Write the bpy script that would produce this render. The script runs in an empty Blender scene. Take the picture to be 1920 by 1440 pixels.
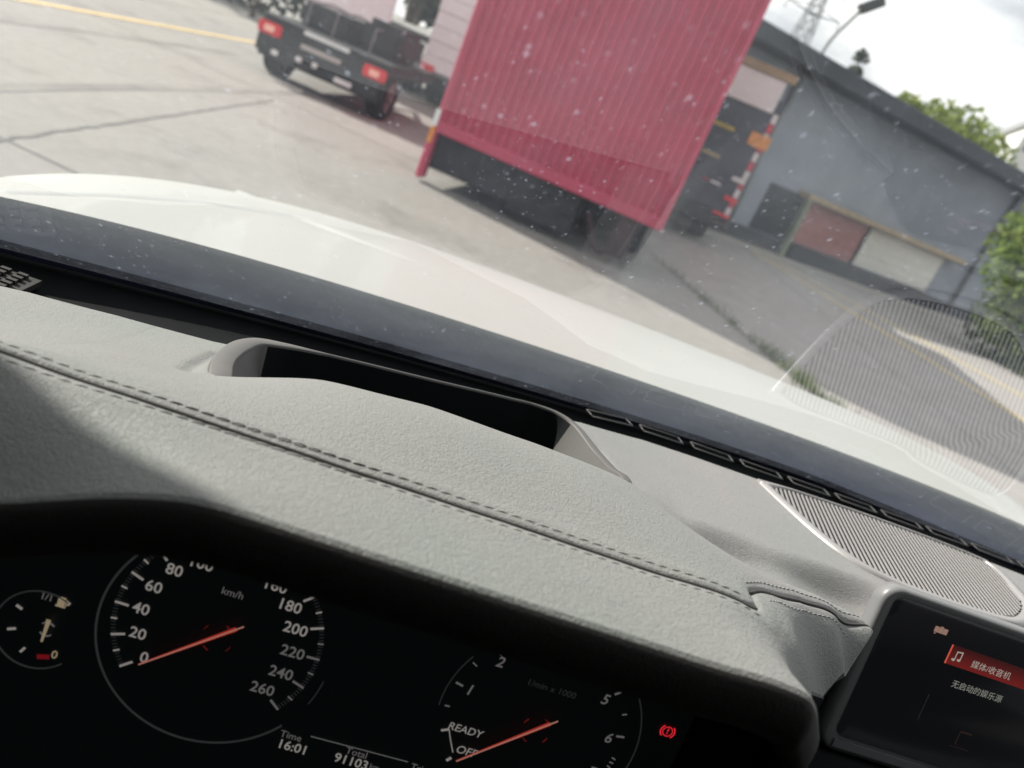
import bpy, bmesh, math, random
import numpy as np
from mathutils import Vector, Matrix
R = math.radians
random.seed(7)
rng = np.random.RandomState(7)
scene = bpy.context.scene
COL = scene.collection
CZ = 1.40                       # height of the driver's camera above the road

# ------------------------------------------------------------------ camera
YAW, PITCH, ROLL, FPX = R(9.4), R(20.8), R(23.5), 1450.0
cf = Vector((math.sin(YAW)*math.cos(PITCH), math.cos(YAW)*math.cos(PITCH), -math.sin(PITCH)))
r0 = Vector((math.cos(YAW), -math.sin(YAW), 0)); u0 = r0.cross(cf)
cr = r0*math.cos(ROLL) + u0*math.sin(ROLL); cu = -r0*math.sin(ROLL) + u0*math.cos(ROLL)
cam = bpy.data.cameras.new('camera'); camo = bpy.data.objects.new('camera', cam); COL.objects.link(camo)
camo.matrix_world = Matrix(((cr.x, cu.x, -cf.x, 0), (cr.y, cu.y, -cf.y, 0), (cr.z, cu.z, -cf.z, CZ), (0, 0, 0, 1)))
cam.sensor_width = 36; cam.lens = FPX/1920*36
cam.clip_start = .01; cam.clip_end = 3000
cam.dof.use_dof = True; cam.dof.focus_distance = .49; cam.dof.aperture_fstop = 8.0
scene.camera = camo

# ------------------------------------------------------------------ world, sun, exposure
SUN_AZ, SUN_EL = R(62), R(36)   # to the left of the car's heading, slightly ahead
sdir = Vector((-math.sin(SUN_AZ)*math.cos(SUN_EL), math.cos(SUN_AZ)*math.cos(SUN_EL), math.sin(SUN_EL)))
world = bpy.data.worlds.new('World'); scene.world = world; world.use_nodes = True
nt = world.node_tree; nt.nodes.clear()
def wn(t, **k):
    n = nt.nodes.new(t)
    for a, b in k.items(): setattr(n, a, b)
    return n
wout = wn('ShaderNodeOutputWorld'); bg = wn('ShaderNodeBackground'); bg.inputs[1].default_value = .066
sky = wn('ShaderNodeTexSky', sky_type='NISHITA', sun_disc=False, sun_elevation=SUN_EL, sun_rotation=-SUN_AZ)
sky.dust_density = 2.0
tc = wn('ShaderNodeTexCoord'); mp = wn('ShaderNodeMapping'); mp.inputs['Scale'].default_value = (1.6, 1.6, 4.5)
nz = wn('ShaderNodeTexNoise'); nz.inputs['Scale'].default_value = 2.2; nz.inputs['Detail'].default_value = 7; nz.inputs['Roughness'].default_value = .55
ramp = wn('ShaderNodeValToRGB'); ramp.color_ramp.elements[0].position = .38; ramp.color_ramp.elements[1].position = .57
ramp.color_ramp.elements[0].color = (5.8, 6.2, 6.8, 1); ramp.color_ramp.elements[1].color = (14.5, 14.4, 14.2, 1)
cov = wn('ShaderNodeTexNoise'); cov.inputs['Scale'].default_value = 1.3; cov.inputs['Detail'].default_value = 5
covr = wn('ShaderNodeValToRGB'); covr.color_ramp.elements[0].position = .30; covr.color_ramp.elements[1].position = .50
covr.color_ramp.elements[0].color = (.55, .55, .55, 1)
mx = wn('ShaderNodeMix', data_type='RGBA')
L = nt.links.new
L(tc.outputs['Generated'], mp.inputs[0]); L(mp.outputs[0], nz.inputs[0]); L(mp.outputs[0], cov.inputs[0])
L(nz.outputs[0], ramp.inputs[0]); L(cov.outputs[0], covr.inputs[0])
L(covr.outputs[0], mx.inputs[0]); L(sky.outputs[0], mx.inputs[6]); L(ramp.outputs[0], mx.inputs[7])
L(mx.outputs[2], bg.inputs[0]); L(bg.outputs[0], wout.inputs[0])
sl_ = bpy.data.lights.new('sun', 'SUN'); sl_.energy = 5.0; sl_.angle = R(.5); sl_.color = (1, .95, .87)
so = bpy.data.objects.new('sun', sl_); COL.objects.link(so)
so.rotation_euler = (-sdir).to_track_quat('-Z', 'Y').to_euler(); so.location = (-20, 5, 20)
scene.view_settings.view_transform = 'Standard'; scene.view_settings.look = 'None'
scene.view_settings.exposure = .62; scene.view_settings.gamma = 1; scene.view_settings.use_curve_mapping = False
scene.render.engine = 'CYCLES'; scene.cycles.use_denoising = True
scene.cycles.max_bounces = 10; scene.cycles.transparent_max_bounces = 16; scene.cycles.caustics_reflective = False

# ------------------------------------------------------------------ materials
def rgb(h):
    c = [int(h[i:i+2], 16)/255 for i in (0, 2, 4)]
    return tuple(x/12.92 if x <= .04045 else ((x+.055)/1.055)**2.4 for x in c) + (1,)
class Mat:
    def __init__(s, name):
        s.m = bpy.data.materials.new(name); s.m.use_nodes = True; s.t = s.m.node_tree
        s.b = s.t.nodes['Principled BSDF']; s.out = s.t.nodes['Material Output']
    def n(s, t, **k):
        n = s.t.nodes.new(t)
        for a, b in k.items(): setattr(n, a, b)
        return n
    def l(s, a, b): s.t.links.new(a, b)
    def noise(s, scale, detail=4, rough=.55, coord='Object'):
        tc = s.n('ShaderNodeTexCoord'); n = s.n('ShaderNodeTexNoise')
        n.inputs['Scale'].default_value = scale; n.inputs['Detail'].default_value = detail; n.inputs['Roughness'].default_value = rough
        s.l(tc.outputs[coord], n.inputs['Vector']); return n
    def ramp(s, src, stops):
        r = s.n('ShaderNodeValToRGB'); e = r.color_ramp.elements
        while len(e) < len(stops): e.new(.5)
        for el, (p, c) in zip(e, stops): el.position = p; el.color = c
        s.l(src, r.inputs[0]); return r
def v4(a): return (a, a, a, 1) if not hasattr(a, '__len__') else (tuple(a) + (1,))[:4]
def simple(name, col, rough=.5, metal=0, var=.12, scale=6, bump=0, bscale=60, spec=.5, emit=None, coat=0):
    M = Mat(name); c = Vector(v4(col)[:3])
    n = M.noise(scale)
    r = M.ramp(n.outputs[0], [(.3, tuple(c*(1-var)) + (1,)), (.7, tuple(c*(1+var)) + (1,))])
    M.l(r.outputs[0], M.b.inputs['Base Color'])
    M.b.inputs['Roughness'].default_value = rough; M.b.inputs['Metallic'].default_value = metal
    M.b.inputs['Specular IOR Level'].default_value = spec; M.b.inputs['Coat Weight'].default_value = coat
    if bump:
        bn = M.noise(bscale, 3); bp = M.n('ShaderNodeBump'); bp.inputs['Strength'].default_value = bump; bp.inputs['Distance'].default_value = .01
        M.l(bn.outputs[0], bp.inputs['Height']); M.l(bp.outputs[0], M.b.inputs['Normal'])
    if emit:
        M.b.inputs['Emission Color'].default_value = v4(emit[0]); M.b.inputs['Emission Strength'].default_value = emit[1]
    return M.m
def leather(name, col, scale, depth, rough=.5):
    M = Mat(name); tc = M.n('ShaderNodeTexCoord')
    wn_ = M.n('ShaderNodeTexNoise'); wn_.inputs['Scale'].default_value = scale*.35; wn_.inputs['Detail'].default_value = 3
    M.l(tc.outputs['Object'], wn_.inputs['Vector'])
    ad = M.n('ShaderNodeMix', data_type='VECTOR'); ad.inputs[0].default_value = 4.0/scale
    M.l(tc.outputs['Object'], ad.inputs[4]); M.l(wn_.outputs['Color'], ad.inputs[5])
    vo = M.n('ShaderNodeTexVoronoi', feature='SMOOTH_F1'); vo.inputs['Scale'].default_value = scale; vo.inputs['Smoothness'].default_value = .35
    M.l(ad.outputs[1], vo.inputs['Vector'])
    v2 = M.n('ShaderNodeTexVoronoi', feature='DISTANCE_TO_EDGE'); v2.inputs['Scale'].default_value = scale*.55
    M.l(ad.outputs[1], v2.inputs['Vector'])
    n2 = M.noise(scale*.3, 5, .6)
    mr = M.n('ShaderNodeMapRange'); mr.inputs[1].default_value = 0; mr.inputs[2].default_value = .12; mr.inputs[4].default_value = .7; M.l(v2.outputs['Distance'], mr.inputs[0])
    a1 = M.n('ShaderNodeMath', operation='MULTIPLY_ADD'); a1.inputs[1].default_value = -.55; M.l(vo.outputs['Distance'], a1.inputs[0]); M.l(mr.outputs[0], a1.inputs[2])
    a2 = M.n('ShaderNodeMath', operation='MULTIPLY_ADD'); a2.inputs[1].default_value = 1.6; M.l(n2.outputs[0], a2.inputs[0]); M.l(a1.outputs[0], a2.inputs[2])
    bp = M.n('ShaderNodeBump'); bp.inputs['Strength'].default_value = 1; bp.inputs['Distance'].default_value = depth
    M.l(a2.outputs[0], bp.inputs['Height']); M.l(bp.outputs[0], M.b.inputs['Normal'])
    big = M.noise(9, 3); c = Vector(v4(col)[:3])
    r = M.ramp(big.outputs[0], [(.32, (c.x*.93, c.y*.97, c.z*.95, 1)), (.68, (c.x*1.06, c.y*1.02, c.z*1.03, 1))])
    M.l(r.outputs[0], M.b.inputs['Base Color']); M.b.inputs['Roughness'].default_value = rough
    M.b.inputs['Sheen Weight'].default_value = .1; M.b.inputs['Specular IOR Level'].default_value = .32
    return M.m
def glass_mat():
    M = Mat('windshield_glass'); t = M.t; t.nodes.remove(M.b)
    g = M.n('ShaderNodeNewGeometry'); dt = M.n('ShaderNodeVectorMath', operation='DOT_PRODUCT')
    M.l(g.outputs['Incoming'], dt.inputs[0]); M.l(g.outputs['True Normal'], dt.inputs[1])
    ab = M.n('ShaderNodeMath', operation='ABSOLUTE'); M.l(dt.outputs['Value'], ab.inputs[0])
    om = M.n('ShaderNodeMath', operation='SUBTRACT'); om.inputs[0].default_value = 1; M.l(ab.outputs[0], om.inputs[1])
    pw = M.n('ShaderNodeMath', operation='POWER'); pw.inputs[1].default_value = 4.6; M.l(om.outputs[0], pw.inputs[0])
    fr = M.n('ShaderNodeMath', operation='MULTIPLY_ADD', use_clamp=True); fr.inputs[1].default_value = .60; fr.inputs[2].default_value = .098; M.l(pw.outputs[0], fr.inputs[0])
    tr = M.n('ShaderNodeBsdfTransparent'); tr.inputs[0].default_value = (.93, .95, .94, 1)
    gl = M.n('ShaderNodeBsdfGlossy'); gl.inputs['Roughness'].default_value = 0.012; gl.inputs[0].default_value = (.86, .92, 1, 1)
    m1 = M.n('ShaderNodeMixShader'); M.l(fr.outputs[0], m1.inputs[0]); M.l(tr.outputs[0], m1.inputs[1]); M.l(gl.outputs[0], m1.inputs[2])
    # dried spots and dust film on the outside of the glass
    tc = M.n('ShaderNodeTexCoord'); mpn = M.n('ShaderNodeMapping'); mpn.inputs['Scale'].default_value = (1.25, .8, .8); M.l(tc.outputs['Object'], mpn.inputs[0])
    acc = None
    for sc, rad, dens, st in ((110, .22, .72, .16), (210, .26, .60, .14), (430, .26, .70, .13)):
        vo = M.n('ShaderNodeTexVoronoi'); vo.inputs['Scale'].default_value = sc; M.l(mpn.outputs[0], vo.inputs['Vector'])
        mr = M.n('ShaderNodeMapRange', interpolation_type='SMOOTHSTEP'); mr.inputs[1].default_value = rad*1.2; mr.inputs[2].default_value = rad*.25
        M.l(vo.outputs['Distance'], mr.inputs[0])
        sp = M.n('ShaderNodeSeparateColor'); M.l(vo.outputs['Color'], sp.inputs[0])
        th = M.n('ShaderNodeMapRange'); th.inputs[1].default_value = dens; th.inputs[2].default_value = 1.0; th.inputs[4].default_value = st; M.l(sp.outputs[0], th.inputs[0])
        mu = M.n('ShaderNodeMath', operation='MULTIPLY'); M.l(mr.outputs[0], mu.inputs[0]); M.l(th.outputs[0], mu.inputs[1])
        if acc is None: acc = mu
        else:
            a = M.n('ShaderNodeMath', operation='MAXIMUM'); M.l(acc.outputs[0], a.inputs[0]); M.l(mu.outputs[0], a.inputs[1]); acc = a
    film = M.noise(9, 8, .72); fm = M.n('ShaderNodeMapRange'); fm.inputs[1].default_value = .3; fm.inputs[2].default_value = .75; fm.inputs[3].default_value = .004; fm.inputs[4].default_value = .052
    M.l(film.outputs[0], fm.inputs[0])
    ad = M.n('ShaderNodeMath', operation='ADD', use_clamp=True); M.l(acc.outputs[0], ad.inputs[0]); M.l(fm.outputs[0], ad.inputs[1])
    df = M.n('ShaderNodeBsdfTranslucent'); df.inputs[0].default_value = (.66, .74, .90, 1)
    d2 = M.n('ShaderNodeBsdfDiffuse'); d2.inputs[0].default_value = (.6, .62, .65, 1)
    dm = M.n('ShaderNodeMixShader'); dm.inputs[0].default_value = .35; M.l(df.outputs[0], dm.inputs[1]); M.l(d2.outputs[0], dm.inputs[2])
    m2 = M.n('ShaderNodeMixShader'); M.l(ad.outputs[0], m2.inputs[0]); M.l(m1.outputs[0], m2.inputs[1]); M.l(dm.outputs[0], m2.inputs[2])
    M.l(m2.outputs[0], M.out.inputs[0]); return M.m

M_leather = leather('dash_leather', (.234, .238, .230), 640, .00030, .60)
M_grain = leather('dash_plate_grain', (.252, .249, .245), 950, .00028, .5)
M_lipshade = leather('hood_lip_shaded', (.032, .030, .029), 700, .00012, .7)  # hood leather darkened: shade on the lip's front face put into the colour
M_black = simple('black_plastic', (.010, .011, .012), .8, var=.2, scale=20, spec=.1)
M_hud = simple('rim_grey_plastic', (.115, .11, .107), .55, bump=.03, bscale=1500)
M_hudblack = simple('recess_black', (.010, .012, .013), .8, spec=.12)
M_bezel = simple('screen_bezel_satin', (.20, .20, .205), .38, var=.05)
M_screen = simple('screen_black_glass', (.006, .006, .007), .22, spec=.3, emit=((.8, .85, 1), .003))
M_dial = simple('dial_face_black', (.022, .027, .030), .5, spec=.25, emit=((.75, .92, 1), .0009))
M_trim = simple('grille_trim_satin', (.33, .315, .315), .35, metal=.15, var=.04)
M_slat = simple('grille_slat', (.25, .238, .234), .5, var=.06)
M_thread = simple('stitch_thread', (.30, .295, .285), .7)
M_white = simple('white_car_paint', (.47, .475, .455), .4, var=.01, coat=.2)
M_cowl = simple('cowl_plastic_sky_tint', (.06, .12, .38), .45, var=.3, scale=30)  # black plastic; blue sky haze seen in the glass is put into its colour
M_frit = simple('glass_border_haze_tint', (.04, .055, .12), .35)  # black ceramic edge; bluish haze over the glass is painted into it
M_rubber = simple('tyre_rubber', (.020, .020, .022), .8)
M_headliner = simple('headliner_fabric', (.14, .135, .13), .9)
M_cabin = simple('cabin_dark_trim', (.07, .068, .066), .8)
M_glass = glass_mat()

# ------------------------------------------------------------------ mesh helpers
def link(name, me, mat=None, parent=None, loc=(0, 0, 0), smooth=False, kind=None):
    o = bpy.data.objects.new(name, me); COL.objects.link(o); o.parent = parent; o.location = loc
    if mat is not None:
        for m in (mat if isinstance(mat, (list, tuple)) else [mat]): me.materials.append(m)
    if smooth:
        me.polygons.foreach_set('use_smooth', [True]*len(me.polygons))
    if kind: o['kind'] = kind
    return o
def mesh(name, verts, faces, mat=None, parent=None, loc=(0, 0, 0), smooth=False, kind=None):
    me = bpy.data.meshes.new(name); me.from_pydata([tuple(map(float, v)) for v in verts], [], faces); me.update()
    return link(name, me, mat, parent, loc, smooth, kind)
class MB:
    def __init__(s): s.v = []; s.f = []
    def add(s, vs, fs):
        k = len(s.v); s.v += [tuple(map(float, v)) for v in vs]; s.f += [tuple(i+k for i in f) for f in fs]; return s
    def box(s, x0, x1, y0, y1, z0, z1):
        return s.add([(x0,y0,z0),(x1,y0,z0),(x1,y1,z0),(x0,y1,z0),(x0,y0,z1),(x1,y0,z1),(x1,y1,z1),(x0,y1,z1)],
                     [(0,3,2,1),(4,5,6,7),(0,1,5,4),(1,2,6,5),(2,3,7,6),(3,0,4,7)])
    def tube(s, pts, rad, n=8, cap=True, squash=None):
        pts = [Vector(p) for p in pts]; rings = []
        rads = rad if hasattr(rad, '__len__') else [rad]*len(pts)
        for i, p in enumerate(pts):
            t = (pts[min(i+1, len(pts)-1)] - pts[max(i-1, 0)]).normalized()
            a = Vector((0, 0, 1)) if abs(t.z) < .9 else Vector((1, 0, 0))
            u = t.cross(a).normalized(); w = u.cross(t)
            rings.append([p + (u*math.cos(2*math.pi*k/n) + w*math.sin(2*math.pi*k/n))*rads[i] for k in range(n)])
        vs = [q for r in rings for q in r]; fs = []
        for i in range(len(pts)-1):
            for k in range(n):
                fs.append((i*n+k, i*n+(k+1) % n, (i+1)*n+(k+1) % n, (i+1)*n+k))
        if cap: fs += [tuple(range(n-1, -1, -1)), tuple((len(pts)-1)*n+k for k in range(n))]
        return s.add(vs, fs)
    def cyl(s, c, axis, r, h, n=24, r2=None):
        c = Vector(c); ax = Vector(axis).normalized()
        return s.tube([c-ax*h/2, c+ax*h/2], [r, r if r2 is None else r2], n)
    def prism(s, poly, z0, z1):
        n = len(poly)
        return s.add([(x, y, z0) for x, y in poly] + [(x, y, z1) for x, y in poly],
                     [tuple(range(n-1, -1, -1)), tuple(range(n, 2*n))] + [(i, (i+1) % n, n+(i+1) % n, n+i) for i in range(n)])
    def build(s, name, mat, parent=None, loc=(0, 0, 0), smooth=False, kind=None, bevel=0, seg=2):
        o = mesh(name, s.v, s.f, mat, parent, loc, smooth, kind)
        if bevel:
            b = bmesh.new(); b.from_mesh(o.data)
            bmesh.ops.bevel(b, geom=list(b.edges), offset=bevel, segments=seg, affect='EDGES', clamp_overlap=True)
            b.to_mesh(o.data); b.free()
            if smooth: o.data.polygons.foreach_set('use_smooth', [True]*len(o.data.polygons))
        return o
def thing(name, label, cat, loc=(0, 0, 0), rz=0, group=None):
    o = bpy.data.objects.new(name, None); COL.objects.link(o); o.location = loc; o.rotation_euler = (0, 0, rz)
    o['label'] = label; o['category'] = cat
    if group: o['group'] = group
    return o
def grid(X, Y, Z, mask=None):
    nv, nu = X.shape; idx = np.arange(nv*nu).reshape(nv, nu)
    f = np.stack([idx[:-1, :-1], idx[:-1, 1:], idx[1:, 1:], idx[1:, :-1]], -1)
    if mask is not None: f = f[mask]
    f = f.reshape(-1, 4)
    return np.stack([X, Y, Z], -1).reshape(-1, 3), f
def fast_mesh(name, v, f, mat, parent=None, smooth=True, kind=None):
    me = bpy.data.meshes.new(name); me.vertices.add(len(v)); me.vertices.foreach_set('co', np.asarray(v, np.float32).ravel())
    n = len(f); k = f.shape[1]
    me.loops.add(n*k); me.loops.foreach_set('vertex_index', np.asarray(f, np.int32).ravel())
    me.polygons.add(n); me.polygons.foreach_set('loop_start', np.arange(0, n*k, k, dtype=np.int32))
    me.update(calc_edges=True); me.validate()
    return link(name, me, mat, parent, smooth=smooth, kind=kind)
def in_poly(x, y, poly):
    r = np.zeros(x.shape, bool); n = len(poly); j = n-1
    for i in range(n):
        xi, yi = poly[i]; xj, yj = poly[j]
        c = ((yi > y) != (yj > y)) & (x < (xj-xi)*(y-yi)/(yj-yi+1e-12)+xi); r ^= c; j = i
    return r
def seg_dist(x, y, pts):
    """distance to a polyline, arc position along it"""
    d = np.full(x.shape, 9.); s = np.zeros(x.shape); acc = 0
    for (a, b), (c, e) in zip(pts[:-1], pts[1:]):
        l2 = (c-a)**2+(e-b)**2; t = np.clip(((x-a)*(c-a)+(y-b)*(e-b))/l2, 0, 1)
        q = np.hypot(x-a-t*(c-a), y-b-t*(e-b)); m = q < d
        d = np.where(m, q, d); s = np.where(m, acc+t*math.sqrt(l2), s); acc += math.sqrt(l2)
    return d, s
def smooth_line(pts, n=60):
    """Catmull-Rom through 2-D or 3-D points"""
    P = np.array(pts, float); P = np.vstack([2*P[0]-P[1], P, 2*P[-1]-P[-2]]); out = []
    m = len(P)-3
    for k in range(n+1):
        u = k/n*m; i = min(int(u), m-1); t = u-i
        a, b, c, d = P[i:i+4]
        out.append(.5*(2*b+(c-a)*t+(2*a-5*b+4*c-d)*t*t+(3*b-a-3*c+d)*t**3))
    return np.array(out)
class TPS:
    def __init__(s, pts, lam=1e-5):
        P = np.array(pts, float); s.p = P[:, :2]; n = len(P)
        K = s.k(np.linalg.norm(s.p[:, None]-s.p[None], axis=2)) + lam*np.eye(n); A = np.zeros((n+3, n+3))
        A[:n, :n] = K; A[:n, n] = 1; A[:n, n+1:] = s.p; A[n, :n] = 1; A[n+1:, :n] = s.p.T
        s.w = np.linalg.solve(A, np.concatenate([P[:, 2], [0, 0, 0]]))
    def k(s, r): return r*r*np.log(r+1e-9)
    def __call__(s, x, y):
        x = np.asarray(x, float); y = np.asarray(y, float); z = s.w[-3]+s.w[-2]*x+s.w[-1]*y
        for (a, b), w in zip(s.p, s.w[:-3]): z = z+w*s.k(np.hypot(x-a, y-b))
        return z

# ================================================================== SETTING: ground
def ground_mat():
    M = Mat('worn_concrete_road')
    a = M.noise(.35, 6, .6); b = M.noise(9, 5, .7); c = M.noise(160, 2, .6)
    m1 = M.ramp(a.outputs[0], [(.3, (.235, .224, .206, 1)), (.5, (.272, .259, .238, 1)), (.7, (.30, .285, .26, 1))])
    m2 = M.ramp(b.outputs[0], [(.3, (.86, .86, .86, 1)), (.7, (1.07, 1.07, 1.07, 1))])
    m3 = M.ramp(c.outputs[0], [(.3, (.82, .82, .82, 1)), (.7, (1.14, 1.14, 1.14, 1))])
    x = M.n('ShaderNodeMix', data_type='RGBA', blend_type='MULTIPLY'); x.inputs[0].default_value = 1
    y = M.n('ShaderNodeMix', data_type='RGBA', blend_type='MULTIPLY'); y.inputs[0].default_value = 1
    st = M.noise(.9, 7, .7); sr = M.ramp(st.outputs[0], [(.34, (.74, .73, .72, 1)), (.46, (1, 1, 1, 1))]); xs_ = M.n('ShaderNodeMix', data_type='RGBA', blend_type='MULTIPLY'); xs_.inputs[0].default_value = 1
    M.l(m1.outputs[0], xs_.inputs[6]); M.l(sr.outputs[0], xs_.inputs[7]); M.l(xs_.outputs[2], x.inputs[6]); M.l(m2.outputs[0], x.inputs[7]); M.l(x.outputs[2], y.inputs[6]); M.l(m3.outputs[0], y.inputs[7])
    M.l(y.outputs[2], M.b.inputs['Base Color']); M.b.inputs['Roughness'].default_value = .85
    bp = M.n('ShaderNodeBump'); bp.inputs['Strength'].default_value = .5; bp.inputs['Distance'].default_value = .006; M.l(c.outputs[0], bp.inputs['Height']); M.l(bp.outputs[0], M.b.inputs['Normal'])
    return M.m
M_ground = ground_mat()
g = mesh('ground', [(-900, -300, 0), (900, -300, 0), (900, 1500, 0), (-900, 1500, 0)], [(0, 1, 2, 3)], M_ground); g['kind'] = 'structure'
M_slab = simple('beige_concrete_slab', (.335, .318, .28), .85, var=.08, scale=2, bump=.1, bscale=200)
def sheet(name, poly, z, mat, kind='structure'):
    o = mesh(name, [(x, y, z) for x, y in poly], [tuple(range(len(poly)))], mat); o['kind'] = kind; return o
M_yfaded = simple('faded_yellow_paint', (.50, .40, .20), .75, var=.35, scale=22)
M_yellow = simple('worn_yellow_paint', (.60, .44, .19), .7, var=.3, scale=14)
def stripe(name, pts, w, z, mat):
    P = [Vector((a, b, 0)) for a, b in pts]; vs = []
    for i, p in enumerate(P):
        t = (P[min(i+1, len(P)-1)]-P[max(i-1, 0)]).normalized(); n = Vector((-t.y, t.x, 0))
        vs += [p+n*w/2+Vector((0, 0, z)), p-n*w/2+Vector((0, 0, z))]
    o = mesh(name, vs, [(2*i, 2*i+1, 2*i+3, 2*i+2) for i in range(len(P)-1)], mat); o['kind'] = 'structure'; return o
stripe('road_marking', [(-5.45, 7.0), (-5.1, 9.45), (-4.34, 14.65), (-3.0, 24)], .13, .006, M_yellow)
stripe('road_marking', [(5.8, 15.0), (6.5, 12.4), (7.05, 10.0), (7.5, 7.4), (7.9, 4)], .17, .006, M_yfaded)
stripe('road_marking', [(6.2, 15.2), (7.4, 13.1), (8.4, 11.2), (9.3, 9.2), (10.4, 6)], .17, .006, M_yfaded)
M_crack = simple('crack_filler', (.15, .142, .132), .9, var=.4, scale=5)
def wobble(p, q, n, a):
    p = Vector(p); q = Vector(q); d = q-p; nn = Vector((-d.y, d.x)).normalized()
    return [tuple(p+d*i/n+nn*random.uniform(-a, a)) for i in range(n+1)]
stripe('ground_crack', wobble((-2.42, 3.2), (-2.32, 9.6), 60, .012), .03, .004, M_crack)
stripe('ground_crack', wobble((2.62, 9.2), (3.4, 5.2), 26, .02), .06, .004, M_crack)
for q0, q1 in (((-9, 6.1), (2.6, 3.25)), ((-9, 11.6), (2.6, 8.6)), ((-9, 17.0), (12, 12.2)), ((-6.4, 3), (-5.9, 20)), ((5.2, 5), (5.6, 15))):
    stripe('slab_joint', wobble(q0, q1, 30, .006), .018, .0045, M_crack)
M_tyre = simple('tyre_mark', (.21, .20, .185), .9, var=.25, scale=1.5)
for k, (x0, dx) in enumerate(((-4.6, .0), (-3.1, .1))):
    stripe('tyre_mark', [(x0+dx*t+.9*t*t, 3.4+9*t) for t in np.linspace(0, 1, 24)], .13, .0035, M_tyre)
M_asph = simple('grey_asphalt', (.31, .29, .275), .85, var=.1, scale=3, bump=.3, bscale=220)
sheet('road', [(2.62, 9.3), (3.4, 5.1), (4.6, 0), (40, 0), (40, 30), (13.8, 18.4), (6.6, 15.2), (2.6, 13.6)], .003, M_asph)
sheet('pavement_strip', [(3.0, 13.9), (6.6, 15.4), (13.8, 18.6), (13.6, 19.2), (6.2, 16.0), (2.8, 14.5)], .005, simple('pale_kerb_strip', (.38, .36, .32), .85, var=.12, scale=3))

# plain wall added beside the car for its shade, out of frame to the left: its corner throws the shade across the driver's side of the dashboard
wl = MB().box(-1.5, -1.05, -7, .775, 0, 4.4).build('side_wall', simple('shade_wall_grey', (.16, .155, .15), .85, bump=.1), None, kind='structure')  # added wall, out of frame, only there to cast shade
# ================================================================== buildings and far things
WA, WB = Vector((3.4, 15.25)), Vector((16.6, 21.2))
wd = (WB-WA).normalized(); wang = math.atan2(wd.y, wd.x); wlen = (WB-WA).length
M_wall = simple('grey_painted_wall', (.25, .28, .325), .8, var=.1, scale=1.2, bump=.15, bscale=40)
M_fascia = simple('dark_fascia', (.045, .05, .058), .7, var=.1)
M_door1 = simple('faded_brick_red_shutter', (.42, .20, .19), .7, var=.1)
M_door2 = simple('off_white_shutter', (.72, .70, .64), .7, var=.06)
M_awn = simple('tan_awning', (.36, .27, .16), .7, var=.15)
M_dark = simple('dark_opening', (.02, .022, .028), .9)
M_grey = simple('grey_metal', (.25, .26, .26), .5, metal=.3)
wh = thing('warehouse', 'long low dark grey warehouse with overhanging dark roof edge and loading doors', 'warehouse', (WA.x, WA.y, 0), wang)
MB().box(0, wlen, 0, 6, 0, 3.35).build('wall', M_wall, wh)
MB().box(-.5, wlen+.5, -.75, 6.5, 3.35, 3.68).build('roof', M_fascia, wh, bevel=.03, seg=1)
MB().box(0, wlen, -.02, .3, 0, .28).build('plinth', M_fascia, wh)
for x0, x1, m, lab in ((4.2, 6.28, M_door1, 'brick red roller door'), (6.34, 9.42, M_door2, 'off white roller door')):
    d = MB()
    for k in range(9): d.box(x0, x1, -.05-(k % 2)*.012, .1, .34+k*.1, .34+(k+1)*.1)
    o = d.build('door_panel', m, wh); o['label'] = lab
MB().box(3.75, 9.9, -.35, 0, 1.27, 1.40).build('awning', M_awn, wh, bevel=.02, seg=1)
MB().box(2.9, 4.1, -.012, .2, .3, 1.3).build('opening', M_dark, wh)
MB().box(3.62, 3.74, -.5, -.38, 0, 1.27).build('post', simple('mossy_post', (.2, .23, .16), .8), wh)
MB().box(4.0, 9.8, -.40, -.03, .0, .30).build('dock', M_dark, wh)
for x in (2.25, 10.7): MB().tube([(x, -.08, 3.3), (x, -.08, .1)], .05, 8).build('downpipe', M_grey, wh, smooth=True)
for x0, x1 in ((4.12, 6.31), (6.31, 9.5)):
    MB().box(x0-.03, x0+.03, -.10, .02, .32, 1.27).build('door_jamb', M_fascia, wh)
def at(px, py, Y):            # a pixel of the 1920x1440 photograph -> point at forward distance Y
    d = cf + cr*((px-960)/FPX) + cu*((720-py)/FPX)
    d = d*(Y/d.y); return Vector((d.x, d.y, d.z+CZ))
# street lamp beyond the warehouse
lp = at(1531, 118, 26); lp.z = 0
lh = at(1618, 16, 26) - lp
lamp = thing('street_lamp', 'curved arm street lamp rising behind the warehouse roof', 'street lamp', lp)
am = at(1560, 72, 26)-lp; a0 = at(1531, 118, 26)-lp
MB().tube([(0, 0, 0), (0, 0, a0.z-1.2), tuple(a0)] + [tuple(p) for p in smooth_line([a0, am, lh], 14)[1:]], [.11, .085]+[.07]+[.055]*14, 10).build('pole', simple('lamp_pole_grey', (.22, .23, .22), .5), lamp, smooth=True)
hd = MB(); hx = at(1640, 8, 26)-lp
ax = (hx-lh).normalized(); up_ = Vector((-ax.z*.2, 0, 1)).normalized(); sd = ax.cross(Vector((0, 1, 0))).normalized()
hd.add([tuple(lh+ax*a+sd*b+Vector((0, c, 0))) for a in (-.1, .62) for b in (-.15, .15) for c in (-.18, .18)], [(0,1,3,2),(4,6,7,5),(0,4,5,1),(2,3,7,6),(0,2,6,4),(1,5,7,3)])
hd.build('lamp_head', simple('lamp_head_dark', (.06, .065, .06), .5), lamp, bevel=.03)
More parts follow.
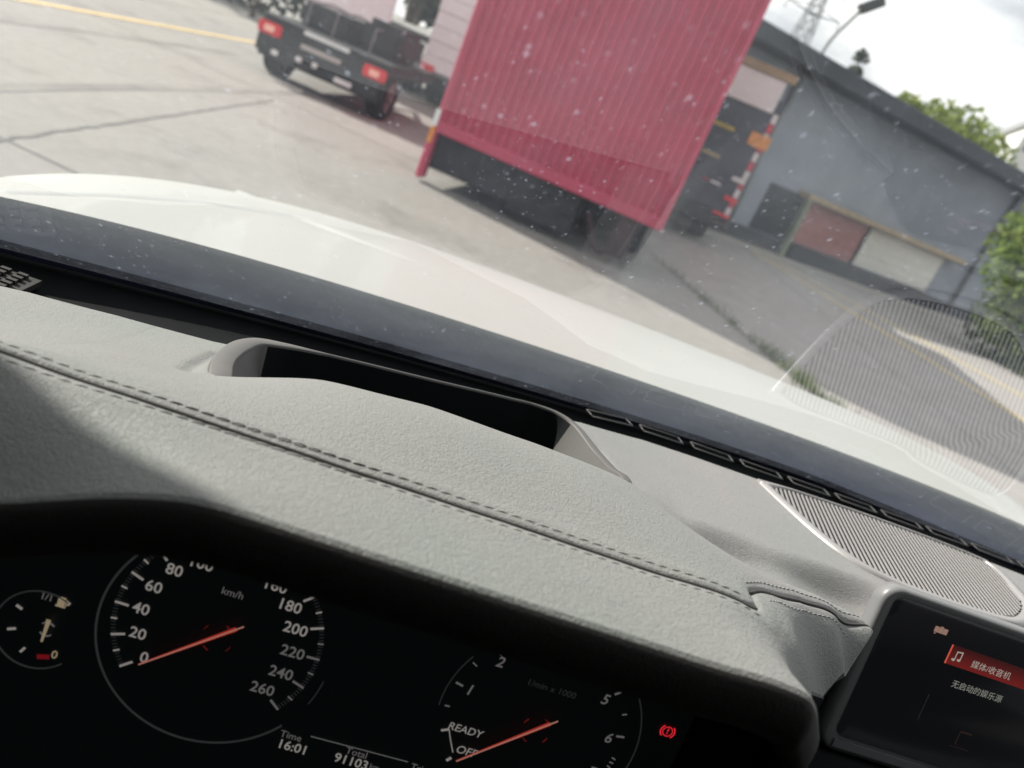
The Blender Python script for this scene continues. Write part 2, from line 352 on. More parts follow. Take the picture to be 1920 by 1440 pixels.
# transmission tower
tb = at(1497, 80, 150); TW = thing('transmission_tower', 'steel lattice power pylon standing far behind the warehouse', 'pylon', (tb.x, tb.y, 0))
M_steel = simple('galvanised_steel', (.20, .21, .22), .6, metal=.3)
tw = MB(); Ht = 39; 
def hw(z): return 2.7*(1-z/Ht)**1.05+.45
lv = [0, 6, 11, 15.5, 19.5, 23, 26, 28.6, 31, 33.2, 35.2, 37, 39]
for z0, z1 in zip(lv[:-1], lv[1:]):
    a, b = hw(z0), hw(z1)
    cs0 = [(-a,-a,z0),(a,-a,z0),(a,a,z0),(-a,a,z0)]; cs1 = [(-b,-b,z1),(b,-b,z1),(b,b,z1),(-b,b,z1)]
    for k in range(4):
        tw.tube([cs0[k], cs1[k]], .12, 4); tw.tube([cs0[k], cs1[(k+1) % 4]], .07, 4); tw.tube([cs0[(k+1) % 4], cs1[k]], .07, 4); tw.tube([cs1[k], cs1[(k+1) % 4]], .06, 4)
tw.build('lattice_body', M_steel, TW)
for z, w in ((28.6, 5.2), (32.4, 4.2), (36, 3.4)):
    c = MB()
    for s in (-1, 1):
        c.tube([(0, -.4, z), (s*w, 0, z+.5)], .08, 4); c.tube([(0, .4, z), (s*w, 0, z+.5)], .08, 4); c.tube([(0, 0, z+1.5), (s*w, 0, z+.5)], .08, 4); c.tube([(s*w, 0, z+.5), (s*w, 0, z-.9)], .10, 5)
    c.build('cross_arm', M_steel, TW)

# trees --------------------------------------------------------------
def leaf_mat(name, c1, c2, trans=.25):
    M = Mat(name); g = M.n('ShaderNodeNewGeometry'); r = M.ramp(g.outputs['Random Per Island'], [(0, v4(c1)), (1, v4(c2))])
    M.l(r.outputs[0], M.b.inputs['Base Color']); M.b.inputs['Roughness'].default_value = .6
    t = M.n('ShaderNodeBsdfTranslucent'); M.l(r.outputs[0], t.inputs[0]); m = M.n('ShaderNodeMixShader'); m.inputs[0].default_value = trans
    M.l(M.b.outputs[0], m.inputs[1]); M.l(t.outputs[0], m.inputs[2]); M.l(m.outputs[0], M.out.inputs[0]); return M.m
M_leafA = leaf_mat('leaf_yellow_green', (.11, .16, .025), (.26, .31, .06), .5)
M_leafB = leaf_mat('leaf_mid_green', (.05, .09, .02), (.14, .19, .045), .4)
M_leafC = leaf_mat('leaf_grey_green', (.05, .065, .045), (.09, .105, .07))
M_leafD = leaf_mat('leaf_dark_green', (.018, .028, .018), (.05, .065, .035))
M_leafE = leaf_mat('leaf_fresh_green', (.12, .19, .04), (.28, .36, .10), .5)
M_bark = simple('bark', (.09, .07, .055), .9, var=.3, scale=8)
def leaves(lobes, n, size, zs=1.0):
    """leaf quads through the shells of several lobes"""
    V = []; wts = np.array([r**2 for *_, r in lobes]); wts = wts/wts.sum()
    for _ in range(n):
        lx, ly, lz, r = lobes[rng.choice(len(lobes), p=wts)]
        d = rng.normal(size=3); d /= np.linalg.norm(d); k = r*(.45+.6*rng.rand()**.6)
        c = np.array([lx, ly, lz])+d*k*np.array([1, 1, zs])
        a = rng.normal(size=3); a /= np.linalg.norm(a); b = np.cross(a, rng.normal(size=3)); b /= np.linalg.norm(b)+1e-9
        s = size*(.6+.8*rng.rand()); V += [c-a*s, c+b*s*.5, c+a*s, c-b*s*.5]
    f = np.arange(4*n).reshape(n, 4); return np.array(V), f
def tree(name, label, loc, h, w, leafm, n, size, lobes=9, group=None, trunk_h=.35, cat='tree', zs=.85, conical=False):
    t = thing(name, label, cat, loc, group=group)
    L_ = []; tr = MB(); th = h*trunk_h
    tr.tube([(0, 0, 0), (.02*w, 0, th*.6), (0, .02*w, th*1.3)], [.045*w+.03, .03*w+.02, .02*w+.015], 8)
    for k in range(lobes):
        a = rng.rand()*6.28; q = (k+.5)/lobes
        if conical: rr = w*.5*(1-q)*.7; c = (math.cos(a)*rr*.5, math.sin(a)*rr*.5, th+(h-th)*q, max(.12*w, w*.5*(1-q*.85)*.6))
        else:
            rr = w*.34*math.sqrt(rng.rand()); zz = th+(h-th)*(.25+.6*rng.rand())
            c = (math.cos(a)*rr, math.sin(a)*rr, zz, w*(.20+.12*rng.rand()))
        L_.append(c); tr.tube([(0, 0, th*.8), (c[0]*.5, c[1]*.5, (th+c[2])*.5), c[:3]], [.02*w, .012*w, .006*w], 5)
    tr.build('trunk', M_bark, t)
    v, f = leaves(L_, n, size, zs); fast_mesh('crown', v, f, leafm, t, smooth=False); return t
def ray_g(px, py, Y): p = at(px, py, Y); return (p.x, p.y, 0)
tree('broadleaf_tree', 'widest bright green treetop above the warehouse roof beside the white building', (23.5, 42, 0), 8.5, 7.4, M_leafA, 5200, .2, 14)
tree('broadleaf_tree', 'smaller yellow green treetop at the left end of the row above the warehouse roof', (19.2, 40, 0), 7.6, 3.4, M_leafA, 2600, .2, 8)
tree('broadleaf_tree', 'mid green treetop above the roof between the other two green treetops', (23.4, 46, 0), 8.3, 4.2, M_leafB, 2600, .22, 8)
tree('conifer_tree', 'dark slender conifer top poking over the warehouse roof right of the street lamp', (18.2, 46, 0), 9.3, 3.4, M_leafC, 2600, .18, 9, conical=True, trunk_h=.2)
tree('roadside_tree', 'fresh green leafy young tree in front of the warehouse at the right edge', (11.1, 14.0, 0), 3.0, 2.8, M_leafE, 5600, .10, 18, trunk_h=.2)
tree('roadside_shrub', 'low bushy green shrub at the foot of the tree by the warehouse', (10.9, 13.2, 0), 1.1, 2.4, M_leafB, 2600, .07, 9, trunk_h=.12, cat='shrub')
tree('garden_tree', 'tiny dark tree top behind the far left corner of the warehouse roof', ray_g(1436, 62, 60), 9.2, 3.0, M_leafD, 900, .2, 6)
tree('dark_tree', 'dark leafy tree standing between the plain white truck and the ribbed white box truck', (-2.9, 24.5, 0), 6.0, 3.4, M_leafD, 4200, .17, 12, trunk_h=.12)
tree('roadside_shrub', 'small bright green shrub beyond the left end of the flatbed trailer', (-6.1, 21.0, 0), 1.6, 1.5, M_leafB, 1500, .07, 7, trunk_h=.12, cat='shrub')
tree('dark_tree', 'dark hedge tree at the far side of the yard at the top left', (-8.6, 25.0, 0), 3.2, 5.0, M_leafD, 2600, .17, 10, trunk_h=.1)
# weeds growing in the joint
wv = []; wf = []
for _ in range(900):
    t = rng.rand()**.7; x = 2.62+.78*t+rng.normal()*.05; y = 9.2-4.0*t+rng.normal()*.03
    if rng.rand() < .5 and not (.28 < t < .36 or .62 < t < .9): continue
    a = rng.rand()*6.28; h = .04+.10*rng.rand()*(1.2 if t > .6 else .7); k = len(wv)
    wv += [(x-.006*math.cos(a), y-.006*math.sin(a), .004), (x+.006*math.cos(a), y+.006*math.sin(a), .004), (x+.04*rng.normal(), y+.04*rng.normal(), h)]; wf.append((k, k+1, k+2))
o = fast_mesh('weeds', np.array(wv), np.array(wf), leaf_mat('weed_leaf', (.06, .09, .02), (.16, .2, .06)), None, False, 'stuff')
# far buildings
def building(name, label, loc, w, d, h, col, rz, floors, cols, wcol):
    b = thing(name, label, 'building', loc, rz)
    MB().box(-w/2, w/2, 0, d, 0, h).build('wall', simple(name+'_wall', col, .8, var=.05), b)
    MB().box(-w/2-.2, w/2+.2, -.2, d+.2, h, h+.35).build('roof', simple(name+'_roof', (.3, .3, .3), .8), b)
    wm = simple(name+'_window', wcol, .2)
    for i in range(floors):
        for j in range(cols):
            x = -w/2+(j+.5)*w/cols; z = (i+.45)*h/floors
            fr_ = MB().box(x-w/cols*.3, x+w/cols*.3, -.06, .05, z, z+h/floors*.5).build('window', M_grey, b)
            MB().box(x-w/cols*.25, x+w/cols*.25, -.075, -.065, z+.1, z+h/floors*.5-.1).build('pane', wm, fr_)
p = ray_g(1935, 330, 60)
building('white_building', 'tall white rendered building with green tinted windows at the right edge', (32.2, 45, 0), 6.4, 9, 9.4, (.80, .80, .77), R(-24), 4, 4, (.20, .36, .31))
p = ray_g(1893, 260, 90)
building('grey_building', 'distant grey block behind the green treetops', p, 5, 8, 13.4, (.36, .36, .38), R(-30), 5, 3, (.2, .2, .22))

# ================================================================== vehicles
def wheel(parent, x, y, r=.45, w=.28, name='wheel'):
    t = MB(); pts = [(w*.5, r*.72), (w*.5, r*.94), (w*.4, r), (-w*.4, r), (-w*.5, r*.94), (-w*.5, r*.72)]
    n = 28; vs = [(a, b*math.cos(6.2832*k/n), b*math.sin(6.2832*k/n)) for k in range(n) for a, b in pts]
    m = len(pts); t.add(vs, [(k*m+i, k*m+i+1, ((k+1) % n)*m+i+1, ((k+1) % n)*m+i) for k in range(n) for i in range(m-1)])
    o = t.build(name, M_rubber, parent, (x, y, r), True)
    h = MB(); h.cyl((0, 0, 0), (1, 0, 0), r*.72, w*.8, 20); h.cyl((0, 0, 0), (1, 0, 0), r*.25, w*1.1, 12); h.build('rim', M_grey, o)
    return o
M_red = simple('red_painted_steel', (.47, .055, .11), .5, var=.1, scale=2)
M_redd = simple('dark_red_steel', (.03, .010, .014), .7)
M_chassis = simple('chassis_black', (.018, .019, .022), .7, var=.3, scale=5)
M_taill = simple('tail_lamp_red', (.55, .02, .03), .25, emit=((1, .05, .06), .06))
M_whiteb = simple('white_body_panel', (.84, .81, .81), .5, var=.05)
M_reflect = simple('white_reflector', (.75, .75, .75), .3)
M_orange = simple('amber_reflector', (.7, .25, .03), .4)
# --- red box truck, its rear straight ahead
A_ = Vector((-.425, 8.20)); B_ = Vector((2.02, 7.60)); c_ = (A_+B_)/2; ang = math.atan2(B_.y-A_.y, B_.x-A_.x); W2 = (B_-A_).length/2
rt = thing('red_box_truck', 'tall red truck box with vertical corrugated rear panel, parked straight ahead', 'truck', (c_.x, c_.y, 0), ang)
zb, zt = .545, 3.7
def corr(u0_, u1, n, y, dpt):
    pr = []
    p = (u1-u0_)/n
    for k in range(n):
        a = u0_+k*p; pr += [(a, y), (a+p*.32, y), (a+p*.46, y+dpt), (a+p*.84, y+dpt)]
    pr.append((u1, y)); return pr
pr = corr(-W2+.05, W2-.05, 26, 0, .028); n = len(pr)
vs = [(x, y, zb+.10) for x, y in pr]+[(x, y, zt-.1) for x, y in pr]
mesh('back_panel', vs, [(i, i+1, n+i+1, n+i) for i in range(n-1)], M_red, rt)
MB().box(-W2, W2, -.012, .1, zb-.02, zb+.10).build('bottom_rail', M_red, rt, bevel=.01, seg=1)
MB().box(-W2, W2, -.012, .1, zt-.1, zt).build('top_rail', M_red, rt, bevel=.01, seg=1)
for s in (-1, 1): MB().box(min(s*W2, s*(W2-.055)), max(s*W2, s*(W2-.055)), -.014, .1, zb-.01, zt-.01).build('corner_post', M_red, rt, bevel=.008, seg=1)
for s in (-1, 1):
    pr = corr(.1, 6.2, 60, 0, .03); n = len(pr)
    mesh('side_panel', [(s*(W2-.004-y), x, zb) for x, y in pr]+[(s*(W2-.004-y), x, zt-.02) for x, y in pr], [(i, i+1, n+i+1, n+i) for i in range(n-1)], M_red, rt)
MB().box(-W2+.01, W2-.01, .05, 6.2, zt-.03, zt-.003).build('roof', M_red, rt)
MB().box(-W2+.03, W2-.03, .03, 6.2, zb-.01, zb+.05).build('floor', M_chassis, rt)
ch = MB(); ch.box(-W2+.06, -.30, .10, 6.0, .16, zb-.02); ch.box(-.30, .40, .06, 7.5, .10, zb-.02); ch.box(-W2+.3, W2-.3, .9, 5.8, .20, zb-.05)
ch.build('chassis', M_chassis, rt)
MB().box(-W2-.02, -W2+.05, -.02, .16, .04, zb-.03).build('mud_guard', M_red, rt, bevel=.01, seg=1)
MB().box(W2-.44, W2-.24, .06, .12, .10, zb-.03).build('mud_guard', M_redd, rt, bevel=.01, seg=1)
MB().tube([(W2-.75, .06, .42), (W2-.55, .06, .10), (W2-.44, .06, .09)], .03, 8).build('step', M_redd, rt)
MB().box(-W2-.02, -W2+.03, -.03, -.016, zb+.03, zb+.2).build('reflector', M_reflect, rt)
MB().box(-W2-.02, -W2+.03, -.03, -.016, zb-.14, zb+.02).build('reflector', M_orange, rt)
for y in (1.6, 5.6):
    for s in (-1, 1): wheel(rt, s*(W2-.28), y, .44, .3)
cb = MB(); cb.prism([(-1.1, 6.4), (1.1, 6.4), (1.1, 8.0), (-1.1, 8.0)], .5, 2.6); cb.build('cab', M_red, rt, bevel=.1)

# --- flatbed truck with white cab
ft = thing('flatbed_trailer', 'low black flatbed trailer with red tail lamps standing left of the red truck', 'trailer', (-2.28, 11.35, 0), R(-9))
def lp_(px, py, Y, root):      # pixel -> local coordinates of a root object
    p = at(px, py, Y); a = -root.rotation_euler.z; q = p-root.location
    return Vector((q.x*math.cos(a)-q.y*math.sin(a), q.x*math.sin(a)+q.y*math.cos(a), q.z))
fw = .93
MB().box(-fw, fw, .02, 2.6, .60, .78).build('deck', M_chassis, ft, bevel=.02, seg=1)
MB().box(-fw, fw, -.05, .06, .24, .70).build('rear_panel', simple('gloss_black', (.018, .02, .024), .35), ft, bevel=.05)
for s in (-1, 1):
    x = s*(fw-.17); MB().box(x-.17, x+.17, -.085, -.04, .52, .68).build('tail_lamp', M_taill, ft, bevel=.02)
    MB().box(x-.07, x+.07, -.09, -.083, .56, .64).build('lamp_lens', simple('lens_pale', (.9, .5, .4), .3, emit=((1, .45, .35), .05)), ft)
MB().box(-.30, .36, -.075, -.045, .70, .76).build('chrome_strip', simple('chrome', (.75, .75, .78), .18, metal=.9), ft, bevel=.01)
MB().box(-.30, .28, -.065, -.052, .52, .585).build('licence_plate', simple('plate_grey', (.42, .40, .38), .5), ft)
for x, w, z in ((-.62, .10, .30), (-.28, .09, .34), (-.05, .08, .35), (.38, .26, .29)):
    MB().box(x-w/2, x+w/2, -.075, -.05, z, z+.07).build('reflector', M_reflect, ft, bevel=.01)
for s in (-1, 1): wheel(ft, s*(fw-.16), .55, .33, .27); None
MB().box(-.4, .4, .3, 2.6, .3, .6).build('chassis', M_chassis, ft)
MB().tube([(-.3, 2.6, .5), (0, 3.7, .45), (.3, 2.6, .5)], .05, 8).build('drawbar', M_chassis, ft)
MB().box(-.66, .10, .45, 2.2, .78, 1.10).build('load', M_chassis, ft, bevel=.06)
MB().box(.16, .76, .7, 2.1, .78, 1.24).build('load', simple('tarpaulin_dark', (.03, .032, .036), .8, bump=.6, bscale=9), ft, bevel=.09)
for x in (-.5, -.1, .46): MB().tube([(x, .40, .80), (x, .42, 1.10), (x, 1.2, 1.16), (x, 2.22, 1.10), (x, 2.24, .8)], .014, 5).build('strap', M_grey, ft)

# --- plain white box truck in front of the trailer
bt = thing('white_box_truck', 'plain white box truck seen from behind over the black flatbed trailer', 'truck', (-3.08, 16.5, 0), R(10))
MB().box(-.80, .80, 0, 4.2, 1.02, 3.0).build('box', M_whiteb, bt, bevel=.03)
MB().box(-.82, .82, -.03, 4.2, .985, 1.02).build('box_sill', M_grey, bt); MB().box(-.80, .80, -.06, .1, .90, .975).build('rear_bar', M_whiteb, bt, bevel=.01)
MB().box(-.72, .72, .05, 6, .42, .90).build('chassis', M_chassis, bt)
MB().box(.0, .30, -.08, .04, .60, .72).build('tail_lamp', M_taill, bt, bevel=.02)
for s in (-1, 1): wheel(bt, s*.62, .9, .40, .26); wheel(bt, s*.62, 5.2, .40, .24)
MB().box(-.8, .8, 4.4, 6.0, .6, 2.3).build('cab', M_whiteb, bt, bevel=.1)

# --- white ribbed box truck, mostly hidden by the red box
wt = thing('white_box_truck', 'white box truck with horizontally ribbed body, half hidden behind the red box', 'truck', (-.45, 17.2, 0), R(-13))
wb = MB()
for k in range(10): wb.box(-1.15+.012*(k % 2), 1.15, .012*(k % 2), 5.5, .66+k*.285, .66+(k+1)*.285-.012)
wb.build('box', M_whiteb, wt); MB().box(-1.12, 1.12, .05, 5.4, .58, 3.45).build('box_liner', M_grey, wt)
MB().box(-.95, .95, .1, 7, .35, .6).build('chassis', M_chassis, wt)
for s in (-1, 1): wheel(wt, s*.92, .9, .42, .3); wheel(wt, s*.92, 6.5, .42, .26)
MB().box(-1.1, 1.1, 5.8, 7.4, .5, 2.4).build('cab', M_whiteb, wt, bevel=.1)
MB().box(-1.14, -.85, -.03, 0, .62, .74).build('tail_lamp', M_taill, wt)
# --- pale car far off between the two trucks
pc = thing('parked_car', 'small pale parked car glimpsed between the flatbed trailer and the ribbed white truck', 'car', (-1.95, 20.2, 0), R(70))
b = MB(); prof = [(-1.9, .3), (-1.95, .7), (-1.2, .85), (-.7, 1.3), (.6, 1.32), (1.3, .95), (1.95, .8), (2.0, .3)]
vs = []; 
for s in (-.78, .78): vs += [(x, s*(.85 if z > 1 else 1), z) for x, z in prof]
n = len(prof); b.add(vs, [tuple(range(n)), tuple(range(2*n-1, n-1, -1))]+[(i, n+i, n+(i+1) % n, (i+1) % n) for i in range(n)])
b.build('body', simple('pale_silver_paint', (.62, .64, .60), .3), pc, bevel=.05)
MB().box(-.95, 1.0, -.8, .8, .88, 1.22).build('window', simple('car_window_dark', (.03, .035, .04), .1), pc, bevel=.04)
for x in (-1.25, 1.25):
    for s in (-1, 1):
        w_ = wheel(pc, 0, 0, .31, .2); w_.location = (x, s*.7, .31); w_.rotation_euler = (0, 0, R(90))

# --- dark blue truck to the right of the red one
dt = thing('dark_truck', 'dark slate truck rear with white sign board, orange panel and red-white edge tape', 'truck', (4.0, 12.6, 0), R(-14))
M_slate = simple('dark_slate_paint', (.045, .055, .075), .5, var=.12)
def dl(px, py): return lp_(px, py, 12.45, dt)
xr = dl(1470, 200).x; xl = xr-2.1
MB().box(xl, xr, 0, 5.5, .55, 2.45).build('body', M_slate, dt, bevel=.03)
MB().box(xl+.1, xr-.1, .15, 7.5, .3, .56).build('chassis', M_chassis, dt)
MB().box(xl, xr, -.06, .1, .36, .60).build('rear_bumper', M_chassis, dt, bevel=.02)
def plate(name, px0, py0, px1, py1, mat, t=.02, lab=None, yo=-.012):
    a = dl(px0, py0); b = dl(px1, py1)
    o = MB().box(min(a.x, b.x), max(a.x, b.x), yo-t, yo, min(a.z, b.z), max(a.z, b.z)).build(name, mat, dt, bevel=.006, seg=1)
    if lab: o['label'] = lab
    return o
a = dl(1390, 185); b = dl(1478, 160)
MB().box(xl+.3, b.x-.02, -.05, -.008, dl(1440, 210).z, dl(1410, 132).z+.05).build('sign_board', simple('dirty_white_board', (.78, .75, .73), .6, var=.06), dt, bevel=.01, seg=1)
MB().box(xl+.3, b.x+.1, -.07, .1, dl(1410, 132).z+.06, dl(1410, 132).z+.18).build('sign_frame', M_awn, dt)
plate('orange_panel', 1412, 245, 1436, 285, simple('orange_panel', (.72, .30, .06), .5, var=.3, scale=20))
M_ytext = simple('yellow_lettering', (.45, .36, .06), .6, var=.2, scale=20)
plate('rear_stripe', 1338, 230, 1380, 240, M_ytext, .008); plate('rear_stripe', 1315, 284, 1352, 292, simple('dull_yellow_paint', (.38, .33, .17), .6), .008)
plate('licence_plate', 1270, 375, 1294, 386, simple('green_plate', (.10, .42, .25), .5), .01)
M_tape_w = simple('tape_white', (.75, .73, .72), .4); M_tape_r = simple('tape_red', (.62, .04, .07), .4)
tp = [(1452, 222), (1445, 245), (1438, 280), (1430, 300), (1420, 315), (1413, 335), (1403, 355), (1393, 378)]
zs = [dl(*q).z for q in tp]
ztop, zbot = dl(1458, 215).z, .42
for k in range(12):
    z1 = ztop-(ztop-zbot)*k/12; z0 = ztop-(ztop-zbot)*(k+1)/12
    MB().box(xr-.075, xr+.004, -.02, -.004, z0+.008, z1-.008).build('edge_tape', M_tape_r if k % 2 else M_tape_w, dt)
plate('reflector', 1300, 328, 1318, 336, M_tape_w, .01); plate('reflector', 1318, 332, 1330, 340, M_tape_r, .01)
plate('lamp', 1334, 338, 1350, 350, M_reflect, .03); plate('lamp', 1375, 330, 1395, 348, M_reflect, .03)
plate('tail_lamp', 1338, 394, 1366, 412, M_taill, .03, yo=-.06); plate('tail_lamp', 1330, 412, 1358, 424, simple('amber_lamp', (.6, .3, .12), .4), .03, yo=-.06)
plate('lamp', 1360, 366, 1380, 384, M_taill, .03)
for y in (1.2, 5.8):
    for s in (0, 1): wheel(dt, xl+.3 if s == 0 else xr-.3, y, .46, .3)
MB().box(xl+.05, xr-.05, 5.7, 7.4, .5, 2.4).build('cab', M_slate, dt, bevel=.08)
#CAR#
# ================================================================== the car we sit in
CX = .45
car = thing('car', 'white car seen from its driver seat: grey leather dashboard, dials, screen, windshield and bonnet', 'car', (CX, .2, 0))
OFF = (-CX, -.2, CZ)            # part coordinates are measured from the driver's eye
def part(mb, name, mat, smooth=False, bevel=0, seg=2, parent=None, kind=None):
    return mb.build(name, mat, parent or car, OFF if parent is None else (0, 0, 0), smooth, kind, bevel, seg)
TH = R(39)
def yb(x): return .73-.2136*abs(x-CX)**1.5
def yslope(x): return -.3204*abs(x-CX)**.5*(1 if x > CX else -1)
def G(x, s):                    # windshield: swept from a curved base line
    k = yslope(x); n = math.hypot(1, k)
    return Vector((x+s*math.cos(TH)*k/n, yb(x)-s*math.cos(TH)/n, -.27+s*math.sin(TH)))

# ---- bonnet, cowl, wings
hy = lambda x: yb(x)+.085
def pix(px, py):                # direction ratios x/y, z/y of a photograph pixel seen from the driver's eye
    d = cf + cr*((px-960)/FPX) + cu*((720-py)/FPX); return d.x/d.y, d.z/d.y
NE = np.array([pix(*p) for p in ((0, 367), (175, 411), (365, 455), (474, 484), (693, 550), (919, 620), (1137, 695), (1393, 779), (1694, 892), (1920, 985))])
FA = np.array([pix(*p) for p in ((0, 330), (110, 329), (219, 331), (328, 342), (437, 355), (547, 378), (693, 430), (933, 519), (1220, 612), (1472, 714), (1694, 822), (1876, 918))])
pn = np.polyfit(NE[:, 0], NE[:, 1], 4); pf = np.polyfit(FA[:, 0], FA[:, 1], 4)
CRS = np.array([pix(*p) for p in ((0, 360), (219, 367), (394, 380), (560, 408))])
qs = np.linspace(-.74, 1.26, 200); rows_ = []
for q in qs:
    y = .76
    for _ in range(10): y = hy(q*y)
    qc = min(max(q, -.57), 1.02); dn = .45*max(0, -.57-q)+.30*max(0, q-1.02)
    rn, rf = np.polyval(pn, qc)-dn, max(np.polyval(pf, qc), np.polyval(pn, qc)+.012)-dn; yf = 1.34-.42*max(0, -.15-q)/.4-.25*max(0, q-.6)/.4
    col = []
    for t in np.concatenate([np.linspace(0, 1, 130), np.linspace(1, 1.9, 30)[1:]]):
        yy = y+(yf-y)*t
        r = rf-(rf-rn)*abs(1-t)**2.0 if t <= 1 else rf-.085*(t-1)**1.7
        z = r*yy
        if q < .02 and t <= 1:
            rc = np.interp(q, CRS[:, 0], CRS[:, 1])
            z -= .0045*math.exp(-((r-rc)/.0016)**2)*min(1, (.02-q)/.2)
        col.append((q*yy, yy, z))
    rows_.append(col)
A = np.array(rows_).transpose(1, 0, 2); v, f = grid(A[..., 0], A[..., 1], A[..., 2]); M_ = fast_mesh('bonnet', v, f, M_white, car); M_.location = OFF
HE = A[0]
def HT(x, y): return np.interp(x, HE[:, 0], HE[:, 2])
mb = MB(); n = 80
row = [(x, hy(x), float(HT(x, hy(x)))) for x in np.linspace(-.50, .86, n)]
vs = []
for x, y, z in row: vs += [(x, y, z), (x, y-.004, z-.006), (x, y-.002, z-.05)]
fs = [(3*i+j, 3*i+3+j, 3*i+4+j, 3*i+1+j) for i in range(n-1) for j in range(2)]
part(mb.add(vs, fs), 'bonnet_edge', M_white, True)
mb = MB(); vs = []
for x, y, z in row: vs += [(x, y+.03, z-.045), (x, y-.03, z-.075), (x, yb(x)-.03, -.335)]
part(mb.add(vs, fs), 'cowl_panel', M_cowl, True)
for i, x in enumerate(np.linspace(-.35, 1.15, 16)):
    pass
mb = MB(); mb.box(-.5, 1.3, 1.83, 1.9, -1.1, -.5); part(mb, 'front_bumper', M_white, bevel=.02)

# ---- windshield
nx, ns = 90, 40; ss = np.concatenate([[0, .004, .008, .012], np.linspace(.05, .78, ns-4)])
vs = [G(x, s) for s in ss for x in np.linspace(-.45, 1.35, nx)]
fs = [(j*nx+i, j*nx+i+1, (j+1)*nx+i+1, (j+1)*nx+i) for j in range(3, ns-1) for i in range(nx-1)]
o = mesh('windshield', vs, fs, M_glass, car, OFF, True)
fs = [(j*nx+i, j*nx+i+1, (j+1)*nx+i+1, (j+1)*nx+i) for j in range(0, 3) for i in range(nx-1)]
o = mesh('windshield_border', vs[:5*nx], fs, M_frit, car, OFF, True)

# ---- cabin shell
edge = [(-.475, .50, -.27), (-.445, .30, -.11), (-.43, .22, -.05), (-.385, .09, .08), (-.33, -.06, .20)]
for side in (1, -1):
    pts = smooth_line(edge, 20); vs = []
    for p in pts:
        x = p[0] if side == 1 else 2*CX-p[0]; q = -.10*side
        vs += [(x, p[1], p[2]), (x+q, p[1]-.05, p[2]), (x+q, p[1]-.15, p[2]-.01), (x+q*.3, p[1]-.10, p[2]-.02)]
    k = len(pts); fs = [(4*i+j, 4*i+(j+1) % 4, 4*i+4+(j+1) % 4, 4*i+4+j) for i in range(k-1) for j in range(4)]
    part(MB().add(vs, fs), 'windshield_pillar', M_cabin, True)
part(MB().box(-.42, 1.32, -1.5, .13, .215, .26), 'roof', M_headliner)
for x0, x1 in ((-.56, -.48), (1.38, 1.46)): part(MB().box(x0, x1, -1.5, .50, -1.15, -.24), 'door', M_cabin, bevel=.01)
M_tint = Mat('tinted_side_glass'); M_tint.t.nodes.remove(M_tint.b); tb_ = M_tint.n('ShaderNodeBsdfTransparent'); tb_.inputs[0].default_value = (.16, .17, .16, 1)
tg_ = M_tint.n('ShaderNodeBsdfGlossy'); tg_.inputs['Roughness'].default_value = .01; tm_ = M_tint.n('ShaderNodeMixShader'); tm_.inputs[0].default_value = .06
M_tint.l(tb_.outputs[0], tm_.inputs[1]); M_tint.l(tg_.outputs[0], tm_.inputs[2]); M_tint.l(tm_.outputs[0], M_tint.out.inputs[0])
for x in (-.52, 1.42): mesh('side_window', [(x, .36, -.25), (x, -1.5, -.25), (x, -1.5, .22), (x, .02, .22)], [(0, 1, 2, 3)], M_tint.m, car, OFF)
part(MB().box(-.5, 1.4, -1.5, .62, -1.2, -1.12), 'floor', M_cabin)
part(MB().box(-.5, 1.4, -1.55, -1.5, -1.2, .25), 'rear_bulkhead', M_cabin)
for x in (-.03, .78): part(MB().box(x-.22, x+.28, -.95, -.80, -.75, -.05), 'seat_back', M_cabin, bevel=.05); 
part(MB().box(-.47, 1.37, .34, .60, -1.1, -.34), 'lower_dash', M_black)

# ---- dashboard surface
ctl = [(x, .235, -.17) for x in (-.03, 0, .04, .08, .12, .16, .19)]
ctl += [(-.0485, .235, -.1712), (-.076, .235, -.180), (-.1104, .235, -.196), (-.2, .235, -.232), (-.4, .235, -.25)]
ctl += [(.2, .235, -.1715), (.205, .235, -.176), (.222, .238, -.195), (.245, .27, -.222), (.27, .305, -.238), (.30, .342, -.249), (.33, .374, -.252), (.36, .411, -.253)]
ctl += [(x, .297, -.177) for x in (-.16, -.1, -.05, 0, .05, .1, .15, .19)] + [(-.3, .297, -.196), (-.45, .297, -.208)]
ctl += [(x, .262, -.1728) for x in (-.04, .03, .1, .17)]
ctl += [(-.0915, .4, -.2107), (-.0348, .405, -.1935), (-.0045, .41, -.192), (.027, .413, -.190), (.0609, .417, -.1916), (.096, .42, -.1928), (.1335, .425, -.196), (.1702, .43, -.2018)]
ctl += [(-.13, .34, -.193), (-.14, .37, -.2035), (-.15, .40, -.2165), (-.17, .34, -.1985), (-.19, .37, -.2112), (-.2, .40, -.2235), (-.2214, .4344, -.24), (-.3, .35, -.213), (-.248, .4823, -.252), (-.122, .4874, -.237), (-.19, .5, -.249), (-.35, .40, -.234), (-.45, .45, -.25)]
ctl += [(-.06, .5, -.232), (.05, .53, -.232), (.14, .55, -.236), (0, .45, -.215), (.08, .46, -.215), (.19, .50, -.232)]
ctl += [(x, y, -.2352-(y-.475)*.087) for x in (.23, .31, .41, .52, .65, .9) for y in (.48, .56, .645)]
ctl += [(.20, .45, -.218), (.24, .44, -.2405), (.2835, .446, -.2475), (.33, .45, -.2475), (.39, .452, -.250), (.5, .45, -.254), (.9, .45, -.255)]
ctl += [(.2105, .3245, -.186), (.235, .345, -.195), (.268, .3676, -.206), (.3115, .39, -.2195), (.3555, .4076, -.231), (.40, .43, -.241)]
ctl += [(.23, .32, -.191), (.293, .360, -.2225), (.3105, .362, -.231), (.268, .328, -.2215), (.245, .30, -.2045)]
D0 = TPS(ctl, 4e-5)
